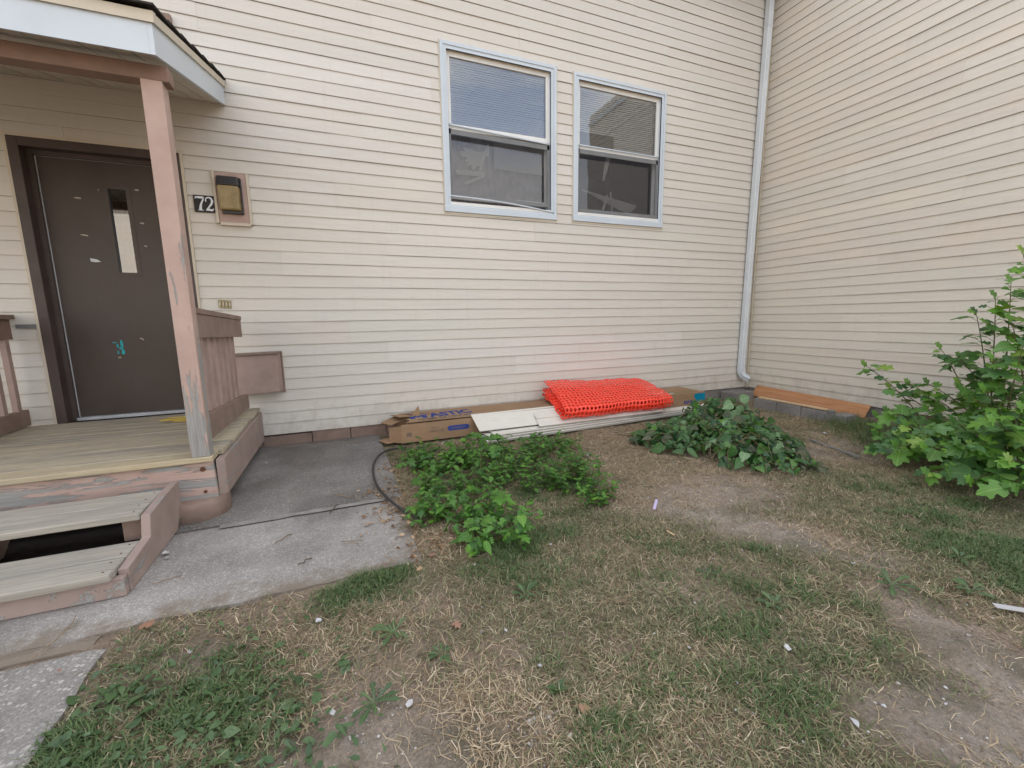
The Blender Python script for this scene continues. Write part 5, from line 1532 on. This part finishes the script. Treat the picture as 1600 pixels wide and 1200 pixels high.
# single rosettes
ROS = [(-5.268, -2.856, 'dandy', .10, 'jagged dandelion rosette in the lawn just ahead of the slab corner'), (-5.357, -3.133, 'dandy', .09, 'dandelion rosette low in the lawn, left of centre'), (-4.831, -3.296, 'ovate', .05, 'small round leaved weed in the middle foreground'),
       (-3.930, -3.025, 'dandy', .07, 'bright single weed rosette right of centre in the lawn'), (-3.861, -3.292, 'spoon', .08, 'grey green plantain rosette right of the lawn centre'), (-4.736, -2.84, 'spoon', .08, 'leafy weed rosette in front of the weed patch'),
       (-3.30, -3.40, 'dandy', .11, 'spreading weed rosette by the bare path at right'), (-3.05, -3.55, 'spoon', .10, 'long leaved weed rosette near the right edge'), (-5.127, -3.016, 'spoon', .075, 'flat plantain rosette beside the pink dead leaf'), (-2.793, -3.412, 'spoon', .07, 'small rosette in greener grass before the shrub')]
for (x, y, key, s_, lab_) in ROS:
    t = thing('rosette_weed', lab_, 'weed', (x, y, float(gh(x, y))), 'single weeds in the lawn')
    n_ = random.randint(9, 13)
    for k in range(n_):
        a = 2 * math.pi * k / n_ + random.uniform(-.3, .3)
        ob = bpy.data.objects.new('leaf', leaf_mesh(key, 'leaf_rosette')); COL.objects.link(ob); ob.parent = t
        e = R(random.uniform(12, 45))
        X_, Y_, Z_ = leaf_basis((math.cos(a) * math.cos(e), math.sin(a) * math.cos(e), math.sin(e)), (0, 0, 1))
        q = s_ * random.uniform(.4, .9); wd = .85
        M_ = Matrix((X_ * q * wd, Y_ * q, Z_ * q)).transposed().to_4x4(); M_.translation = (0, 0, .008)
        ob.matrix_local = M_

# pebbles and crumbs
N = 16000
x = rng.uniform(-6.2, -.3, N); y = rng.uniform(-4.6, -.5, N)
kp = rng.random(N) < (.15 + bumps(x, y, BARE)) * lawn(x, y)
x, y = x[kp], y[kp]
ex = rng.normal(-4.91, .05, 90); ey = rng.normal(-3.38, .04, 90)
ex2 = rng.normal(-5.37, .05, 60); ey2 = rng.normal(-3.17, .05, 60)
x = np.concatenate([x, ex, ex2]); y = np.concatenate([y, ey, ey2]); n = len(x)
oct_ = np.array([(1, 0, 0), (0, 1, 0), (-1, 0, 0), (0, -1, 0), (0, 0, .7), (0, 0, -.5)], float)
of = np.array([(0, 1, 4), (1, 2, 4), (2, 3, 4), (3, 0, 4), (1, 0, 5), (2, 1, 5), (3, 2, 5), (0, 3, 5)])
sz = rng.uniform(.0015, .006, n) * np.where(rng.random(n) < .06, 1.8, 1)
V = oct_[None] * sz[:, None, None] * rng.uniform(.6, 1.3, (n, 6, 1))
V[:, :, 0] += x[:, None]; V[:, :, 1] += y[:, None]; V[:, :, 2] += (gh(x, y) + sz * .3)[:, None]
F_ = (np.arange(n)[:, None, None] * 6 + of[None]).reshape(-1, 3)
tag(fastmesh('pebbles', V.reshape(-1, 3), F_, 'pebble'), 'scattered pebbles and crumbs in the dirt', 'gravel', kind='stuff')

# ------------------------------------------------------------------ litter
def scrap(x, y, s_, z=None, seed=0):
    rr = random.Random(seed); n_ = rr.randint(5, 8); P = []
    el = rr.uniform(.4, 1.0); ro = rr.uniform(0, 6.28)
    for k in range(n_):
        a = 2 * math.pi * k / n_; r_ = s_ * rr.uniform(.6, 1.1)
        u, w_ = r_ * math.cos(a), r_ * math.sin(a) * el
        P.append((x + u * math.cos(ro) - w_ * math.sin(ro), y + u * math.sin(ro) + w_ * math.cos(ro), rr.uniform(0, s_ * .7)))
    zb = (float(gh(x, y)) + .012) if z is None else z
    mb = MB(); c = (x, y, zb + s_ * .35)
    V_ = [(a, b, zb + d) for a, b, d in P] + [c]
    f_ = [(i, (i + 1) % n_, n_) for i in range(n_)]
    V2 = [(a, b, d - .0012) for a, b, d in V_]
    mb.add(V_ + V2, f_ + [(n_ + 1 + i[1], n_ + 1 + i[0], 2 * n_ + 1) for i in f_] + [(i, n_ + 1 + i, n_ + 1 + (i + 1) % n_, (i + 1) % n_) for i in range(n_)])
    return mb
PAPER = [(-5.526,-2.687),(-5.930,-2.681),(-5.473,-3.117),(-5.261,-3.178),(-4.865,-2.556),(-4.031,-3.464),(-4.330,-3.326),(-4.121,-3.724),(-3.293,-3.132),(-3.276,-3.240),(-3.045,-3.438),(-4.840,-3.193),(-4.400,-3.230),(-4.383,-3.559),(-4.886,-3.003),(-4.306,-3.500),(-4.298,-3.699),(-3.994,-3.725),(-3.824,-3.792),(-3.854,-3.693),(-3.643,-2.966),(-4.463,-2.540),(-3.537,-1.974),(-3.869,-2.216)]
for i, (x, y) in enumerate(PAPER):
    big = i in (0, 2, 3, 5, 7)
    tag(scrap(x, y, .014 if big else random.uniform(.005, .010), None, i).build('paper_scrap', 'paper'), 'tiny white scrap lying in the lawn', 'scrap', 'tiny white scraps in the lawn')
tag(scrap(-1.163, -1.807, .028, None, 77).build('paper_scrap', 'paper'), 'white scrap on the dirt between edging blocks and shrub', 'scrap')
tag(scrap(-4.60, -.82, .026, .06, 78).build('paper_scrap', 'paper'), 'white scrap in the weeds beside the carton', 'scrap')
tag(scrap(-3.55, -1.43, .055, None, 79).build('stone_shard', 'cinder'), 'flat pale stone shard in the straw right of the weeds', 'stone')
CHL = ['large pale chip on the slab beside the round footing', 'second pale chip on the slab just in front of the large one', 'tiny pale chip left of the large chip by the footing', 'pale chip on the slab beside the lower step', 'small pale chip on the slab at the outer foot of the steps', 'small white chip on the dark slab near the hose', 'small white chip on the slab beside the porch side skirt']
CH = [(-6.299, -1.60, .03), (-6.285, -1.69, .024), (-6.33, -1.66, .012), (-6.235, -1.881, .018), (-6.215, -1.93, .014), (-5.309, -1.069, .012), (-5.98, -.55, .012)]
for i, (x, y, s_) in enumerate(CH):
    tag(scrap(x, y, s_, .004, 100 + i).build('paint_chip', 'paper'), CHL[i], 'chip', 'pale chips on the slab')
mb = MB(); mb.bar((-3.735, -2.45, .0), (-3.66, -2.385, .02), .016, .002); tag(mb.build('plastic_strip', 'lavender'), 'lavender plastic strip sticking up from the bare dirt', 'strip')
mb = MB(); mb.bar((-3.12, -3.64, .003), (-3.03, -3.73, .006), .03, .002); tag(mb.build('plastic_strip', 'paper'), 'white plastic strip in the grass at the right edge', 'strip')
mb = MB(); mb.bar((-3.846, -2.680, .0), (-3.849, -2.735, .004), .008, .004); tag(mb.build('wood_chip', 'pale_wood'), 'pale wood chip in the grass right of the weed patch', 'wood chip')
# dead leaves
DL = [(-6.10, -2.47, .030, 'orange dead leaf at the front edge of the slab'), (-4.804, -3.391, .022, 'brown orange dead leaf in the near middle of the lawn'), (-5.049, -2.889, .022, 'pinkish dead leaf in the lawn ahead of the slab corner'), (-6.285, -2.64, .022, 'dry brown leaf on the coarse near slab'), (-5.03, -2.41, .022, 'curled tan leaf at the corner of the slab')]
for i, (x, y, s_, lab_) in enumerate(DL):
    v, f = PROTO['lobed2' if i != 3 else 'spoon']
    a = random.uniform(0, 6.28)
    X_, Y_, Z_ = leaf_basis((math.cos(a), math.sin(a), .2), (0, 0, 1))
    W_ = v @ np.array([X_ * s_ * 1.5, Y_ * s_ * 1.5, Z_ * s_ * 1.5]) + np.array([x, y, .012 if x < -6 else float(gh(x, y)) + .018])
    tag(fastmesh('dead_leaf', W_, np.array(f), 'deadleaf', None, True), lab_, 'leaf')
# twigs on the slab
TW = [[(-6.393, -2.297), (-6.381, -2.40), (-6.421, -2.521)], [(-5.44, -2.12), (-5.335, -2.135)], [(-5.63, -2.255), (-5.57, -2.218)], [(-5.483, -1.459), (-5.37, -1.55)], [(-5.137, -2.384), (-5.301, -2.41)], [(-6.0, -.12), (-5.6, -.16), (-5.25, -.22)], [(-6.2, -2.17), (-6.1, -2.14)], [(-5.50, -1.75), (-5.45, -1.62)], [(-5.75, -2.0), (-5.68, -1.92)], [(-5.43, -2.145), (-5.36, -2.165)], [(-5.25, -2.33), (-5.2, -2.42)]]
TWL = ['thin dry twig on the dark slab just behind the joint', 'thin twig along the front edge of the slab near its corner', 'long thin stem lying along the foot of the siding', 'thin twig on the slab at the front corner of the steps', 'thin twig across the slab joint in mid slab', 'short thin twig on the front slab behind the bent one', 'short twig lying beside the stubby dark twig', 'thin twig at the very corner of the slab by the lawn']
LT = ['long thin twig crossing the joint between the two slabs', 'stubby dark twig on the slab, middle of the front slab', 'short bent twig on the front slab nearest the steps']
for i, P in enumerate(TW):
    mb = MB(); Q = []
    for (a, b) in zip(P[:-1], P[1:]):
        for k in range(5): Q.append((a[0] + (b[0] - a[0]) * k / 5 + random.gauss(0, .004), a[1] + (b[1] - a[1]) * k / 5 + random.gauss(0, .004), .006 + random.uniform(0, .006)))
    Q.append((*P[-1], .006))
    mb.tube(Q, random.uniform(.0012, .003), 5)
    o = mb.build('twig', 'twig', None, True)
    if i < 3: tag(o, LT[i], 'twig', 'twigs on the slab')
    else: tag(o, TWL[(i - 3) % len(TWL)], 'twig', 'twigs on the slab')
